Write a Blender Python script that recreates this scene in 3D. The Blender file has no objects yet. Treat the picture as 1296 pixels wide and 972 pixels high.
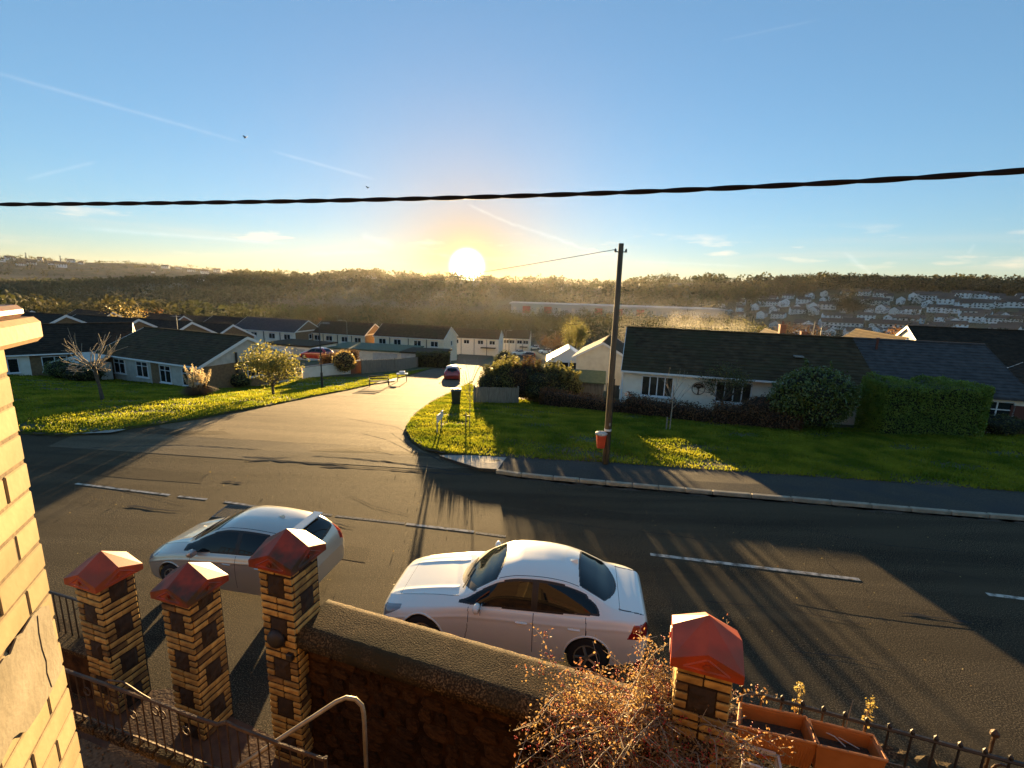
import bpy, bmesh, math, random
import numpy as np
from mathutils import Vector, Matrix
from mathutils.geometry import delaunay_2d_cdt

random.seed(7)
rng = np.random.default_rng(7)
D = bpy.data
SC = bpy.context.scene
COL = SC.collection
R = math.radians

# ------------------------------------------------------------------ camera
EYE = 6.07
FPX, PITCH, ROLL = 600.0, R(11.7), R(1.7)
cam = D.cameras.new('camera')
cam.sensor_width = 36.0
cam.lens = 36.0 * FPX / 1296.0
cam.clip_start = 0.05
cam.clip_end = 20000
camo = D.objects.new('camera', cam)
COL.objects.link(camo)
camo.matrix_world = (Matrix.Translation((0, 0, EYE)) @ Matrix.Rotation(math.pi / 2 - PITCH, 4, 'X')
                     @ Matrix.Rotation(ROLL, 4, 'Z'))
SC.camera = camo

# ------------------------------------------------------------------ sun, sky, exposure
SUN_AZ, SUN_EL = R(-5.68), R(2.05)
SUN_DIR = Vector((math.sin(SUN_AZ) * math.cos(SUN_EL), math.cos(SUN_AZ) * math.cos(SUN_EL), math.sin(SUN_EL)))
sl = D.lights.new('sun', 'SUN')
sl.energy = 5.0
sl.angle = R(0.53)
sl.color = (1.0, 0.66, 0.29)
so = D.objects.new('sun', sl)
COL.objects.link(so)
so.rotation_euler = SUN_DIR.to_track_quat('Z', 'Y').to_euler()
SC.view_settings.view_transform = 'Standard'
SC.view_settings.look = 'None'
SC.view_settings.gamma = 1.0
SC.view_settings.exposure = 2.6
SC.view_settings.use_curve_mapping = False
SC.render.engine = 'CYCLES'
SC.cycles.use_denoising = True
SC.cycles.max_bounces = 6
SC.cycles.diffuse_bounces = 3
SC.cycles.glossy_bounces = 3
SC.cycles.transmission_bounces = 4
SC.cycles.transparent_max_bounces = 8
SC.cycles.volume_bounces = 1
SC.cycles.caustics_reflective = False
SC.cycles.caustics_refractive = False
SC.cycles.sample_clamp_indirect = 6.0


def ray(px, py):
    a, b = (px - 648) / FPX, -(py - 486) / FPX
    c, s = math.cos(ROLL), math.sin(ROLL)
    r, u = a * c - b * s, a * s + b * c
    return Vector((r, math.cos(PITCH) + u * math.sin(PITCH), -math.sin(PITCH) + u * math.cos(PITCH)))


def sky_world():
    w = D.worlds.new('World')
    SC.world = w
    w.use_nodes = True
    nt = w.node_tree
    nt.nodes.clear()
    N, L = nt.nodes.new, nt.links.new
    out = N('ShaderNodeOutputWorld')
    bg = N('ShaderNodeBackground')
    bg.inputs['Strength'].default_value = 0.060
    L(bg.outputs[0], out.inputs[0])
    sky = N('ShaderNodeTexSky')
    sky.sky_type = 'NISHITA'
    sky.sun_disc = False
    sky.sun_elevation = SUN_EL
    sky.sun_rotation = SUN_AZ
    sky.altitude = 150
    sky.air_density = 0.9
    sky.dust_density = 0.1
    sky.ozone_density = 3.8
    tc = N('ShaderNodeTexCoord')
    nrm = N('ShaderNodeVectorMath')
    nrm.operation = 'NORMALIZE'
    L(tc.outputs['Generated'], nrm.inputs[0])
    dirv = nrm.outputs[0]

    def M(op, a, b=None, clamp=False, c=None):
        n = N('ShaderNodeMath')
        n.operation = op
        n.use_clamp = clamp
        for i, v in enumerate((a, b, c)):
            if v is None:
                continue
            if isinstance(v, (int, float)):
                n.inputs[i].default_value = v
            else:
                L(v, n.inputs[i])
        return n.outputs[0]

    def dot(v):
        n = N('ShaderNodeVectorMath')
        n.operation = 'DOT_PRODUCT'
        L(dirv, n.inputs[0])
        n.inputs[1].default_value = v
        return n.outputs['Value']

    def addc(base, fac, col, mode='ADD'):
        n = N('ShaderNodeMix')
        n.data_type = 'RGBA'
        n.blend_type = mode
        n.clamp_factor = False
        L(fac, n.inputs[0])
        L(base, n.inputs[6])
        n.inputs[7].default_value = (*col, 1)
        return n.outputs[2]
    def vm(op, a, b):
        n = N('ShaderNodeVectorMath')
        n.operation = op
        L(a, n.inputs[0])
        n.inputs[1].default_value = b
        return n.outputs[0]
    gm = N('ShaderNodeGamma')      # the camera's own compression of the bright horizon
    gm.inputs['Gamma'].default_value = 0.6
    L(vm('MULTIPLY', sky.outputs[0], (1 / 1.5,) * 3), gm.inputs[0])
    col = vm('MULTIPLY', gm.outputs[0], (1.5 * 1.32,) * 3)
    sd = dot(SUN_DIR)
    ang = M('ARCCOSINE', M('MINIMUM', sd, 0.9999999))
    # aureole and the glaring disc of the low sun
    glow = M('POWER', 2.718, M('MULTIPLY', M('POWER', M('DIVIDE', ang, 0.13), 1.2), -1.0))
    col = addc(col, M('MULTIPLY', glow, 0.90), (2.5, 1.25, 0.26), 'MIX')
    col = addc(col, M('POWER', 2.718, M('MULTIPLY', ang, -1 / 0.022)), (7.0, 5.0, 2.0))
    disc = M('SUBTRACT', 1.0, M('DIVIDE', M('SUBTRACT', ang, 0.020), 0.022, clamp=True))
    col = addc(col, M('POWER', disc, 2.2), (46, 36, 20))
    sep = N('ShaderNodeSeparateXYZ')
    L(dirv, sep.inputs[0])
    el = M('ARCSINE', sep.outputs[2])
    az = M('ARCTAN2', sep.outputs[0], sep.outputs[1])

    def noise(sx, sy, scale, detail=4):
        cb = N('ShaderNodeCombineXYZ')
        L(M('MULTIPLY', az, sx), cb.inputs[0])
        L(M('MULTIPLY', el, sy), cb.inputs[1])
        t = N('ShaderNodeTexNoise')
        t.inputs['Scale'].default_value = scale
        t.inputs['Detail'].default_value = detail
        L(cb.outputs[0], t.inputs['Vector'])
        return t.outputs[0]
    # thin stratus along the horizon
    band = M('SUBTRACT', 1.0, M('DIVIDE', M('ABSOLUTE', M('SUBTRACT', el, 0.052)), 0.05, clamp=True))
    n1 = M('MULTIPLY', M('SUBTRACT', noise(2.2, 34, 1.0, 5), 0.5), 4.0, clamp=True)
    col = addc(col, M('MULTIPLY', M('MULTIPLY', n1, band), 0.55), (3.1, 2.6, 2.0), 'MIX')
    n2 = M('MULTIPLY', M('SUBTRACT', noise(9, 46, 1.0, 6), 0.57), 6.0, clamp=True)
    band2 = M('SUBTRACT', 1.0, M('DIVIDE', M('ABSOLUTE', M('SUBTRACT', el, 0.075)), 0.045, clamp=True))
    col = addc(col, M('MULTIPLY', M('MULTIPLY', n2, band2), 0.5), (6.0, 4.2, 2.6), 'MIX')
    # aircraft trails: great-circle arcs
    wob = M('MULTIPLY', M('SUBTRACT', noise(14, 14, 3.0, 3), 0.5), 0.012)
    tex = noise(30, 30, 2.0, 3)

    def trail(p, q, wid, gain, colr=(4.6, 4.4, 4.2), wobble=0.0):
        a, b = ray(*p).normalized(), ray(*q).normalized()
        n = a.cross(b).normalized()
        m = (a + b).normalized()
        half = a.angle(b) / 2
        d = dot(n)
        if wobble:
            d = M('ADD', d, M('MULTIPLY', wob, wobble))
        d = M('SUBTRACT', 1.0, M('DIVIDE', M('ABSOLUTE', d), wid, clamp=True))
        d = M('POWER', d, 1.4)
        al = M('DIVIDE', M('SUBTRACT', dot(m), math.cos(half)), (1 - math.cos(half)) * 0.55, clamp=True)
        f = M('MULTIPLY', M('MULTIPLY', d, al), M('MULTIPLY', M('ADD', tex, 0.2), gain * 0.2))
        return f, colr
    for p, q, wid, gain, wb in (((-40, 82), (320, 184), 0.0045, 0.5, 0.1), ((340, 190), (478, 228), 0.0045, 0.7, 0.1),
                                ((28, 228), (125, 204), 0.004, 0.55, 0.1), ((80, 287), (370, 309), 0.0055, 0.7, 0.3),
                                ((590, 258), (655, 287), 0.005, 0.9, 0.5), ((640, 280), (750, 318), 0.006, 0.8, 0.9),
                                ((1066, 318), (1122, 362), 0.006, 0.7, 0.7), ((1225, 322), (1234, 308), 0.004, 0.5, 0.1),
                                ((910, 52), (1040, 24), 0.003, 0.25, 0.1), ((800, 330), (960, 338), 0.004, 0.5, 0.3),
                                ((455, 297), (500, 312), 0.012, 0.9, 1.0), ((380, 322), (490, 318), 0.008, 0.7, 0.5)):
        f, c = trail(p, q, wid, gain, wobble=wb)
        col = addc(col, f, c, 'MIX')
    L(col, bg.inputs[0])


sky_world()

# ------------------------------------------------------------------ terrain
AZP = [-80, -60, -47, -35, -29, -20, -5, 9, 17, 25, 32, 40, 50, 80]
RIDGE_H = [-14, -14, -15, -11, 7, 14, 15, 11, 14, 17, 24, 18, 16, 14]
RIDGE_R = [1000, 1000, 1000, 1050, 1200, 1300, 1300, 1300, 1100, 950, 880, 850, 850, 850]
RIDGE_0 = [420, 420, 420, 430, 430, 430, 520, 560, 480, 380, 330, 330, 330, 330]
FAR_H = [80, 80, 74, 64, 34, 10, 0, 0, 0, 0, 0, 0, 0, 0]


def sm(t):
    t = np.clip(t, 0, 1)
    return t * t * (3 - 2 * t)


def Tn(x, y):
    x = np.asarray(x, float)
    y = np.asarray(y, float)
    e = y - (15.6 - 0.17 * np.clip(x, -60, 60))
    z = np.interp(e, [0, 5, 95, 200, 350, 9000], [0, -0.42, -11.2, -19, -24, -24])
    z = z * (1 - (1 - np.interp(x, [2, 12, 22], [1, .74, .5])) * (1 - sm((e - 22) / 45)))
    z = z * (1 + (np.interp(x, [-36, -21, -11], [.42, .42, 0])) * (1 - sm((e - 17) / 14)))
    r = np.hypot(x, y)
    az = np.degrees(np.arctan2(x, np.maximum(y, 1e-3)))
    hh, rr, r0, fh = (np.interp(az, AZP, q) for q in (RIDGE_H, RIDGE_R, RIDGE_0, FAR_H))
    k = sm((r - r0) / (rr - r0))
    z = z + (hh + 24) * k
    z = z + (np.sin(x * 0.011 + 1) * np.cos(y * 0.009) * 6 + np.sin(x * 0.027 + y * .004) * 3) * k
    z = z - (hh + 30) * sm((r - rr) / 1300)
    z = z + (fh + 30) * sm((r - 2300) / 1500) * (fh > 1)
    return z


def T(x, y):
    return float(Tn(x, y))


def G(px, py, dz=0.0):
    """where the ray through a pixel of the photograph meets the ground"""
    d = ray(px, py)
    d.normalize()
    t, step = 3.0, 0.05
    o = Vector((0, 0, EYE))
    while t < 6000:
        p = o + d * t
        if p.z < T(p.x, p.y) + dz:
            lo, hi = t - step, t
            for _ in range(20):
                m = (lo + hi) / 2
                p = o + d * m
                if p.z < T(p.x, p.y) + dz:
                    hi = m
                else:
                    lo = m
            return o + d * hi
        step = max(0.05, t * 0.01)
        t += step
    return o + d * 3000


def AT(px, py, z):
    d = ray(px, py)
    return Vector((0, 0, EYE)) + d * ((z - EYE) / d.z)


def AY(px, py, y):
    d = ray(px, py)
    return Vector((0, 0, EYE)) + d * (y / d.y)


# ------------------------------------------------------------------ materials
def mat(name, c1, c2=None, rough=0.8, scale=6.0, detail=5.0, bump=0.0, bscale=None, metal=0.0, spec=0.5, coat=0.0,
        trans=0.0, lo=0.35, hi=0.65, c3=None, s3=0.6, coords='Object', stretch=None, bdist=0.02, rand=0.0, streak=None):
    m = D.materials.new(name)
    m.use_nodes = True
    nt = m.node_tree
    nt.nodes.clear()
    N, L = nt.nodes.new, nt.links.new
    out = N('ShaderNodeOutputMaterial')
    b = N('ShaderNodeBsdfPrincipled')
    b.inputs['Roughness'].default_value = rough
    b.inputs['Metallic'].default_value = metal
    b.inputs['Specular IOR Level'].default_value = spec
    b.inputs['Coat Weight'].default_value = coat
    b.inputs['Coat Roughness'].default_value = 0.04
    b.inputs['Base Color'].default_value = (*c1, 1)
    vec = None
    if c2 or bump or c3:
        if coords == 'World':
            vec = N('ShaderNodeNewGeometry').outputs['Position']
        else:
            vec = N('ShaderNodeTexCoord').outputs[coords]
        if stretch:
            mp = N('ShaderNodeMapping')
            mp.inputs['Scale'].default_value = stretch
            L(vec, mp.inputs[0])
            vec = mp.outputs[0]

    def noise(s, d=detail):
        t = N('ShaderNodeTexNoise')
        t.inputs['Scale'].default_value = s
        t.inputs['Detail'].default_value = d
        L(vec, t.inputs['Vector'])
        return t.outputs[0]
    colout = None
    if c2:
        rp = N('ShaderNodeValToRGB')
        rp.color_ramp.elements[0].position = lo
        rp.color_ramp.elements[1].position = hi
        rp.color_ramp.elements[0].color = (*c1, 1)
        rp.color_ramp.elements[1].color = (*c2, 1)
        L(noise(scale), rp.inputs[0])
        colout = rp.outputs[0]
        if c3:
            mx = N('ShaderNodeMix')
            mx.data_type = 'RGBA'
            r2 = N('ShaderNodeValToRGB')
            r2.color_ramp.elements[0].position = 0.45
            r2.color_ramp.elements[1].position = 0.68
            L(noise(s3, 3), r2.inputs[0])
            L(r2.outputs[0], mx.inputs[0])
            L(colout, mx.inputs[6])
            mx.inputs[7].default_value = (*c3, 1)
            colout = mx.outputs[2]
        if streak:
            mp = N('ShaderNodeMapping')
            mp.inputs['Rotation'].default_value = (0, 0, R(10))
            mp.inputs['Scale'].default_value = (0.10, 1.3, 1)
            L(vec, mp.inputs[0])
            tn = N('ShaderNodeTexNoise')
            tn.inputs['Scale'].default_value = 1.0
            tn.inputs['Detail'].default_value = 6
            tn.inputs['Distortion'].default_value = 0.6
            L(mp.outputs[0], tn.inputs['Vector'])
            r3 = N('ShaderNodeValToRGB')
            r3.color_ramp.elements[0].position = 0.42
            r3.color_ramp.elements[1].position = 0.66
            L(tn.outputs[0], r3.inputs[0])
            mx = N('ShaderNodeMix')
            mx.data_type = 'RGBA'
            mx.blend_type = 'MULTIPLY'
            L(r3.outputs[0], mx.inputs[0])
            L(colout, mx.inputs[6])
            mx.inputs[7].default_value = (*streak, 1)
            colout = mx.outputs[2]
        if rand:
            oi = N('ShaderNodeObjectInfo')
            mr = N('ShaderNodeMapRange')
            mr.inputs[3].default_value = 1 - rand
            mr.inputs[4].default_value = 1 + rand * .35
            L(oi.outputs['Random'], mr.inputs[0])
            vmn = N('ShaderNodeVectorMath')
            vmn.operation = 'SCALE'
            L(colout, vmn.inputs[0])
            L(mr.outputs[0], vmn.inputs['Scale'])
            colout = vmn.outputs[0]
        L(colout, b.inputs['Base Color'])
    if bump:
        bp = N('ShaderNodeBump')
        bp.inputs['Strength'].default_value = bump
        bp.inputs['Distance'].default_value = bdist
        L(noise(bscale or scale * 4), bp.inputs['Height'])
        L(bp.outputs[0], b.inputs['Normal'])
    sh = b.outputs[0]
    if trans:
        t = N('ShaderNodeBsdfTranslucent')
        mix = N('ShaderNodeMixShader')
        mix.inputs[0].default_value = trans
        if colout:
            L(colout, t.inputs[0])
        else:
            t.inputs[0].default_value = (*c1, 1)
        L(b.outputs[0], mix.inputs[1])
        L(t.outputs[0], mix.inputs[2])
        sh = mix.outputs[0]
    L(sh, out.inputs[0])
    return m


MT = {}


def K(*a, **k):
    MT[a[0]] = mat(*a, **k)


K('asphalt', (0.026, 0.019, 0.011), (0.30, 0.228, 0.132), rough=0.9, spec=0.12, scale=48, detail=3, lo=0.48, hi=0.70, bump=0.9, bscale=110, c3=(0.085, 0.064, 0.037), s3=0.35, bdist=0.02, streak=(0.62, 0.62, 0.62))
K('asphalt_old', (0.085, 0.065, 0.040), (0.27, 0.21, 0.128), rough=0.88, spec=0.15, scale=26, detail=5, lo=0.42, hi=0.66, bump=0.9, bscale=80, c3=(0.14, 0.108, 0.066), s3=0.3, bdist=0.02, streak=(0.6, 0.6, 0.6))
K('asphalt_patch', (0.020, 0.015, 0.009), (0.19, 0.145, 0.084), rough=0.9, spec=0.12, scale=48, detail=3, lo=0.48, hi=0.72, bump=0.8, bscale=110, bdist=0.015)
K('tarmac_path', (0.030, 0.027, 0.020), (0.075, 0.065, 0.046), rough=0.85, spec=0.25, scale=25, bump=0.4, bscale=90, c3=(0.035, 0.035, 0.033), s3=0.8)
K('crack', (0.012, 0.011, 0.010), rough=0.95)
K('concrete', (0.28, 0.25, 0.20), (0.38, 0.34, 0.28), rough=0.85, scale=9, bump=0.3, bscale=60)
K('kerb', (0.26, 0.22, 0.15), (0.38, 0.33, 0.24), rough=0.85, scale=5, bump=0.4, bscale=50, c3=(0.16, 0.15, 0.10), s3=2.0)
K('paint_white', (0.56, 0.51, 0.42), (0.16, 0.14, 0.11), rough=0.85, spec=0.15, scale=7, detail=8, lo=0.44, hi=0.64)
K('soil', (0.045, 0.030, 0.018), (0.09, 0.06, 0.035), rough=0.95, scale=14, bump=0.8, bscale=30)
K('turf', (0.035, 0.052, 0.006), (0.08, 0.085, 0.014), rough=0.9, scale=1.4, bump=0.9, bscale=14, c3=(0.06, 0.042, 0.014), s3=0.5, bdist=.05)
K('field', (0.045, 0.055, 0.018), (0.10, 0.085, 0.035), rough=0.95, scale=0.02, detail=8, coords='World', c3=(0.05, 0.045, 0.02), s3=0.006)
K('blade', (0.125, 0.175, 0.010), (0.35, 0.34, 0.026), rough=0.6, scale=0.8, trans=0.55, coords='World', spec=0.3)
K('plain_white', (0.78, 0.76, 0.70), rough=0.5)
K('upvc', (0.80, 0.79, 0.76), rough=0.35)
K('render_white', (0.90, 0.83, 0.68), (0.82, 0.74, 0.58), rough=0.9, scale=2.5, bump=0.25, bscale=60)
K('render_cream', (0.82, 0.72, 0.52), (0.72, 0.62, 0.43), rough=0.9, scale=2.5, bump=0.25, bscale=60)
K('render_grey', (0.58, 0.54, 0.45), (0.48, 0.44, 0.36), rough=0.9, scale=3, bump=0.25, bscale=60)
K('brick_buff', (0.26, 0.16, 0.075), (0.18, 0.105, 0.05), rough=0.9, scale=6, bump=0.3, bscale=40)
K('brick_red', (0.24, 0.11, 0.06), (0.16, 0.07, 0.04), rough=0.9, scale=6, bump=0.3, bscale=40)
K('tile_brown', (0.046, 0.029, 0.014), (0.090, 0.058, 0.029), rough=0.9, spec=0.15, scale=2.2, bump=0.3, bscale=30, c3=(0.060, 0.046, 0.020), s3=0.7)
K('tile_slate', (0.050, 0.044, 0.042), (0.085, 0.075, 0.070), spec=0.2, rough=0.85, scale=3, bump=0.3, bscale=30)
K('tile_dark', (0.022, 0.016, 0.010), (0.045, 0.032, 0.020), spec=0.15, rough=0.85, scale=3, bump=0.3, bscale=30)
K('roof_far', (0.050, 0.042, 0.036), (0.095, 0.078, 0.064), rough=0.85, scale=0.05, coords='World')
K('wall_far', (0.80, 0.80, 0.79), (0.60, 0.55, 0.46), rough=0.9, scale=0.02, coords='World', lo=0.45, hi=0.7)
K('glass', (0.015, 0.018, 0.020), rough=0.06, spec=0.7)
K('glass_room', (0.035, 0.030, 0.024), (0.09, 0.075, 0.055), rough=0.08, scale=1.5, spec=0.6)
K('black_metal', (0.016, 0.015, 0.014), (0.035, 0.028, 0.022), rough=0.55, scale=12, bump=0.2)
K('rust_metal', (0.055, 0.030, 0.016), (0.11, 0.065, 0.030), rough=0.6, scale=9, bump=0.4, bscale=40, metal=0.2)
K('galv', (0.30, 0.30, 0.28), (0.22, 0.21, 0.19), rough=0.5, scale=6, metal=0.5)
K('steel_rail', (0.42, 0.36, 0.24), (0.30, 0.25, 0.16), rough=0.45, scale=8, metal=0.3, bump=0.15)
K('pole_wood', (0.075, 0.052, 0.026), (0.15, 0.105, 0.055), rough=0.85, scale=3.0, bump=0.5, bscale=8, stretch=(6, 6, 0.6))
K('wood_grey', (0.16, 0.14, 0.10), (0.25, 0.22, 0.16), rough=0.9, scale=4, stretch=(4, 4, 0.5), bump=0.3)
K('bark', (0.06, 0.045, 0.03), (0.12, 0.09, 0.06), rough=0.95, scale=10, bump=0.5)
K('bark_pale', (0.24, 0.20, 0.14), (0.36, 0.31, 0.23), rough=0.9, scale=10, bump=0.4)
K('brick_cream', (0.66, 0.43, 0.12), (0.52, 0.31, 0.075), rough=0.85, scale=9, bump=0.2, bscale=50, c3=(0.24, 0.13, 0.04), s3=5.0, bdist=0.004, rand=0.45)
K('brick_bay', (0.37, 0.275, 0.135), (0.31, 0.225, 0.10), rough=0.9, scale=12, bump=0.2, bscale=70, c3=(0.29, 0.205, 0.095), s3=5.0, bdist=0.003, rand=0.15)
K('mortar_dark', (0.016, 0.010, 0.006), (0.035, 0.021, 0.012), rough=0.95, scale=12, bump=0.5)
K('mortar_bay', (0.10, 0.065, 0.03), (0.18, 0.125, 0.06), rough=0.95, scale=20, bump=0.4, bdist=.005)
K('cement', (0.19, 0.16, 0.105), (0.25, 0.215, 0.15), rough=0.9, scale=7, bump=0.25, bscale=60, c3=(0.15, 0.12, 0.072), s3=3, bdist=.006)
K('rock_dark', (0.020, 0.014, 0.009), (0.050, 0.032, 0.018), rough=0.9, scale=10, bump=0.6, bscale=18, bdist=0.02)
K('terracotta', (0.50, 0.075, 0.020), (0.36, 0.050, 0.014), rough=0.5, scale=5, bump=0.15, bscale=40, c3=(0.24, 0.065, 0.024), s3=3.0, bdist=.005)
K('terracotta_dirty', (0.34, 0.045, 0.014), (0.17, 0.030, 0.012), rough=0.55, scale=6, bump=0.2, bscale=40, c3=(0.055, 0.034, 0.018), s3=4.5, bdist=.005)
K('sandstone', (0.36, 0.21, 0.09), (0.28, 0.155, 0.062), rough=0.8, scale=7, bump=0.3, bscale=60, bdist=.003)
K('coping', (0.030, 0.019, 0.008), (0.22, 0.145, 0.066), rough=0.9, spec=.2, scale=48, detail=3, lo=0.46, hi=0.72, bump=0.5, bscale=60, c3=(0.040, 0.030, 0.012), s3=1.6, bdist=0.010)
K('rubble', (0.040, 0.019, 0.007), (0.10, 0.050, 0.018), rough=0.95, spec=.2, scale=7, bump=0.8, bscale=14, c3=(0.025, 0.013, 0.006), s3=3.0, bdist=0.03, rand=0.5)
K('slab_dark', (0.07, 0.032, 0.014), (0.12, 0.058, 0.026), rough=0.85, scale=5, bump=0.4, bscale=30)
K('gravel', (0.09, 0.056, 0.024), (0.20, 0.13, 0.06), rough=0.9, scale=30, bump=0.6)
K('planter', (0.48, 0.185, 0.050), (0.38, 0.14, 0.036), rough=0.5, scale=6, bump=0.1)
K('plastic_white', (0.62, 0.60, 0.54), rough=0.45)
K('plastic_green', (0.02, 0.035, 0.022), rough=0.5)
K('bin_red', (0.62, 0.075, 0.022), (0.50, 0.055, 0.018), rough=0.4, scale=5)
K('bin_lid', (0.60, 0.58, 0.52), (0.40, 0.38, 0.33), rough=0.5, scale=10)
K('cable', (0.003, 0.003, 0.0035), rough=0.7, spec=0.2)
K('paint_car_white', (0.88, 0.88, 0.77), rough=0.28, coat=1.0)
K('paint_car_silver', (0.58, 0.55, 0.47), rough=0.30, metal=0.55, coat=1.0)
K('paint_car_red', (0.30, 0.030, 0.018), rough=0.3, coat=1.0)
K('paint_car_dark', (0.03, 0.035, 0.045), rough=0.3, coat=1.0)
K('car_glass', (0.006, 0.009, 0.010), rough=0.03, spec=0.38)
K('car_trim', (0.012, 0.012, 0.012), rough=0.45)
K('tyre', (0.018, 0.018, 0.018), rough=0.85)
K('alloy', (0.50, 0.49, 0.47), rough=0.3, metal=0.9)
K('lamp_clear', (0.26, 0.26, 0.25), rough=0.1, coat=1.0, spec=0.8)
K('lamp_red', (0.32, 0.012, 0.010), rough=0.15, coat=1.0)
K('leaf_evergreen', (0.070, 0.105, 0.016), (0.16, 0.19, 0.036), rough=0.35, scale=3, trans=0.25, coords='World', spec=0.6)
K('leaf_clipped', (0.11, 0.185, 0.014), (0.20, 0.26, 0.024), rough=0.55, scale=2.2, trans=0.3, coords='World')
K('leaf_olive', (0.075, 0.085, 0.022), (0.15, 0.135, 0.035), rough=0.55, scale=1.5, trans=0.4, coords='World')
K('leaf_yellow', (0.16, 0.16, 0.035), (0.26, 0.23, 0.06), rough=0.55, scale=1.8, trans=0.5, coords='World')
K('leaf_brown', (0.085, 0.045, 0.016), (0.16, 0.09, 0.028), rough=0.7, scale=1.4, trans=0.35, coords='World')
K('leaf_redbrown', (0.095, 0.042, 0.016), (0.17, 0.085, 0.030), rough=0.7, scale=1.8, trans=0.3, coords='World')
K('leaf_orange', (0.20, 0.085, 0.018), (0.27, 0.13, 0.03), rough=0.7, scale=0.5, trans=0.4, coords='World')
K('leaf_gold', (0.34, 0.26, 0.07), (0.50, 0.40, 0.13), rough=0.5, scale=9, trans=0.5, coords='World', c3=(0.20, 0.10, 0.035), s3=5)
K('leaf_dry', (0.30, 0.185, 0.066), (0.46, 0.31, 0.13), rough=0.6, scale=8, trans=0.45, coords='World', c3=(0.24, 0.075, 0.045), s3=4)
K('leaf_litter', (0.12, 0.06, 0.022), (0.24, 0.14, 0.05), rough=0.8, scale=6, coords='World')
K('brick_dirty', (0.14, 0.075, 0.028), (0.28, 0.17, 0.055), rough=0.9, scale=14, rand=0.5)
K('berry', (0.42, 0.03, 0.025), rough=0.35, coat=0.5)
K('facade', (0.115, 0.070, 0.031), (0.085, 0.050, 0.022), rough=0.9, scale=6)
K('paint_faded', (0.42, 0.37, 0.28), (0.14, 0.115, 0.08), rough=0.85, spec=0.15, scale=20, lo=0.4, hi=0.62)
K('pampas', (0.66, 0.56, 0.36), (0.52, 0.42, 0.24), rough=0.9, scale=4, trans=0.55)
K('wood_far', (0.036, 0.046, 0.013), (0.135, 0.105, 0.034), rough=0.9, scale=0.045, trans=0.3, coords='World', detail=4, lo=0.34, hi=0.72, c3=(0.064, 0.078, 0.020), s3=0.012)
K('wood_dark', (0.026, 0.036, 0.014), (0.085, 0.070, 0.028), rough=0.9, scale=0.05, trans=0.2, coords='World', detail=4)
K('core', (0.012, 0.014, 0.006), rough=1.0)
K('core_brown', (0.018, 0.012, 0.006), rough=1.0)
K('factory', (0.42, 0.42, 0.42), (0.34, 0.34, 0.34), rough=0.6, scale=0.05)
K('factory_roof', (0.34, 0.35, 0.36), rough=0.6)
K('red_panel', (0.30, 0.07, 0.05), rough=0.5)
K('green_felt', (0.07, 0.10, 0.055), (0.10, 0.13, 0.07), rough=0.9, scale=5)
K('door_red', (0.10, 0.022, 0.014), rough=0.4)
K('feather', (0.02, 0.02, 0.02), rough=0.8)


# ------------------------------------------------------------------ mesh helpers
def tag(o, label=None, cat=None, group=None, kind=None):
    if label:
        o['label'] = label
    if cat:
        o['category'] = cat
    if group:
        o['group'] = group
    if kind:
        o['kind'] = kind
    return o


def link(name, data, parent=None, m=None):
    o = D.objects.new(name, data)
    COL.objects.link(o)
    if parent:
        o.parent = parent
    if m and data is not None and not data.materials:
        data.materials.append(MT[m])
    return o


def thing(name, label, cat, loc=(0, 0, 0), rz=0.0, group=None):
    o = D.objects.new(name, None)
    o.empty_display_size = 0.2
    COL.objects.link(o)
    o.location = loc
    o.rotation_euler = (0, 0, rz)
    return tag(o, label, cat, group)


def dup(root, loc=None, rz=None, label=None, group=None, parent=None, scale=None):
    c = root.copy()
    COL.objects.link(c)
    c.parent = parent
    if loc is not None:
        c.location = loc
    if rz is not None:
        c.rotation_euler = (0, 0, rz)
    if scale is not None:
        c.scale = scale
    if label:
        c['label'] = label
    if group:
        c['group'] = group
    for ch in list(root.children):
        dup(ch, parent=c)
    return c


def np_mesh(name, V, F, smooth=False):
    """V (n,3) array, F (m,k) array of equal sided faces"""
    V = np.asarray(V, np.float32)
    F = np.asarray(F, np.int32)
    me = D.meshes.new(name)
    me.vertices.add(len(V))
    me.vertices.foreach_set('co', V.ravel())
    k = F.shape[1]
    me.loops.add(F.size)
    me.loops.foreach_set('vertex_index', F.ravel())
    me.polygons.add(len(F))
    me.polygons.foreach_set('loop_start', np.arange(0, F.size, k, dtype=np.int32))
    me.polygons.foreach_set('loop_total', np.full(len(F), k, np.int32))
    if smooth:
        me.polygons.foreach_set('use_smooth', np.ones(len(F), bool))
    me.update(calc_edges=True)
    return me


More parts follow.
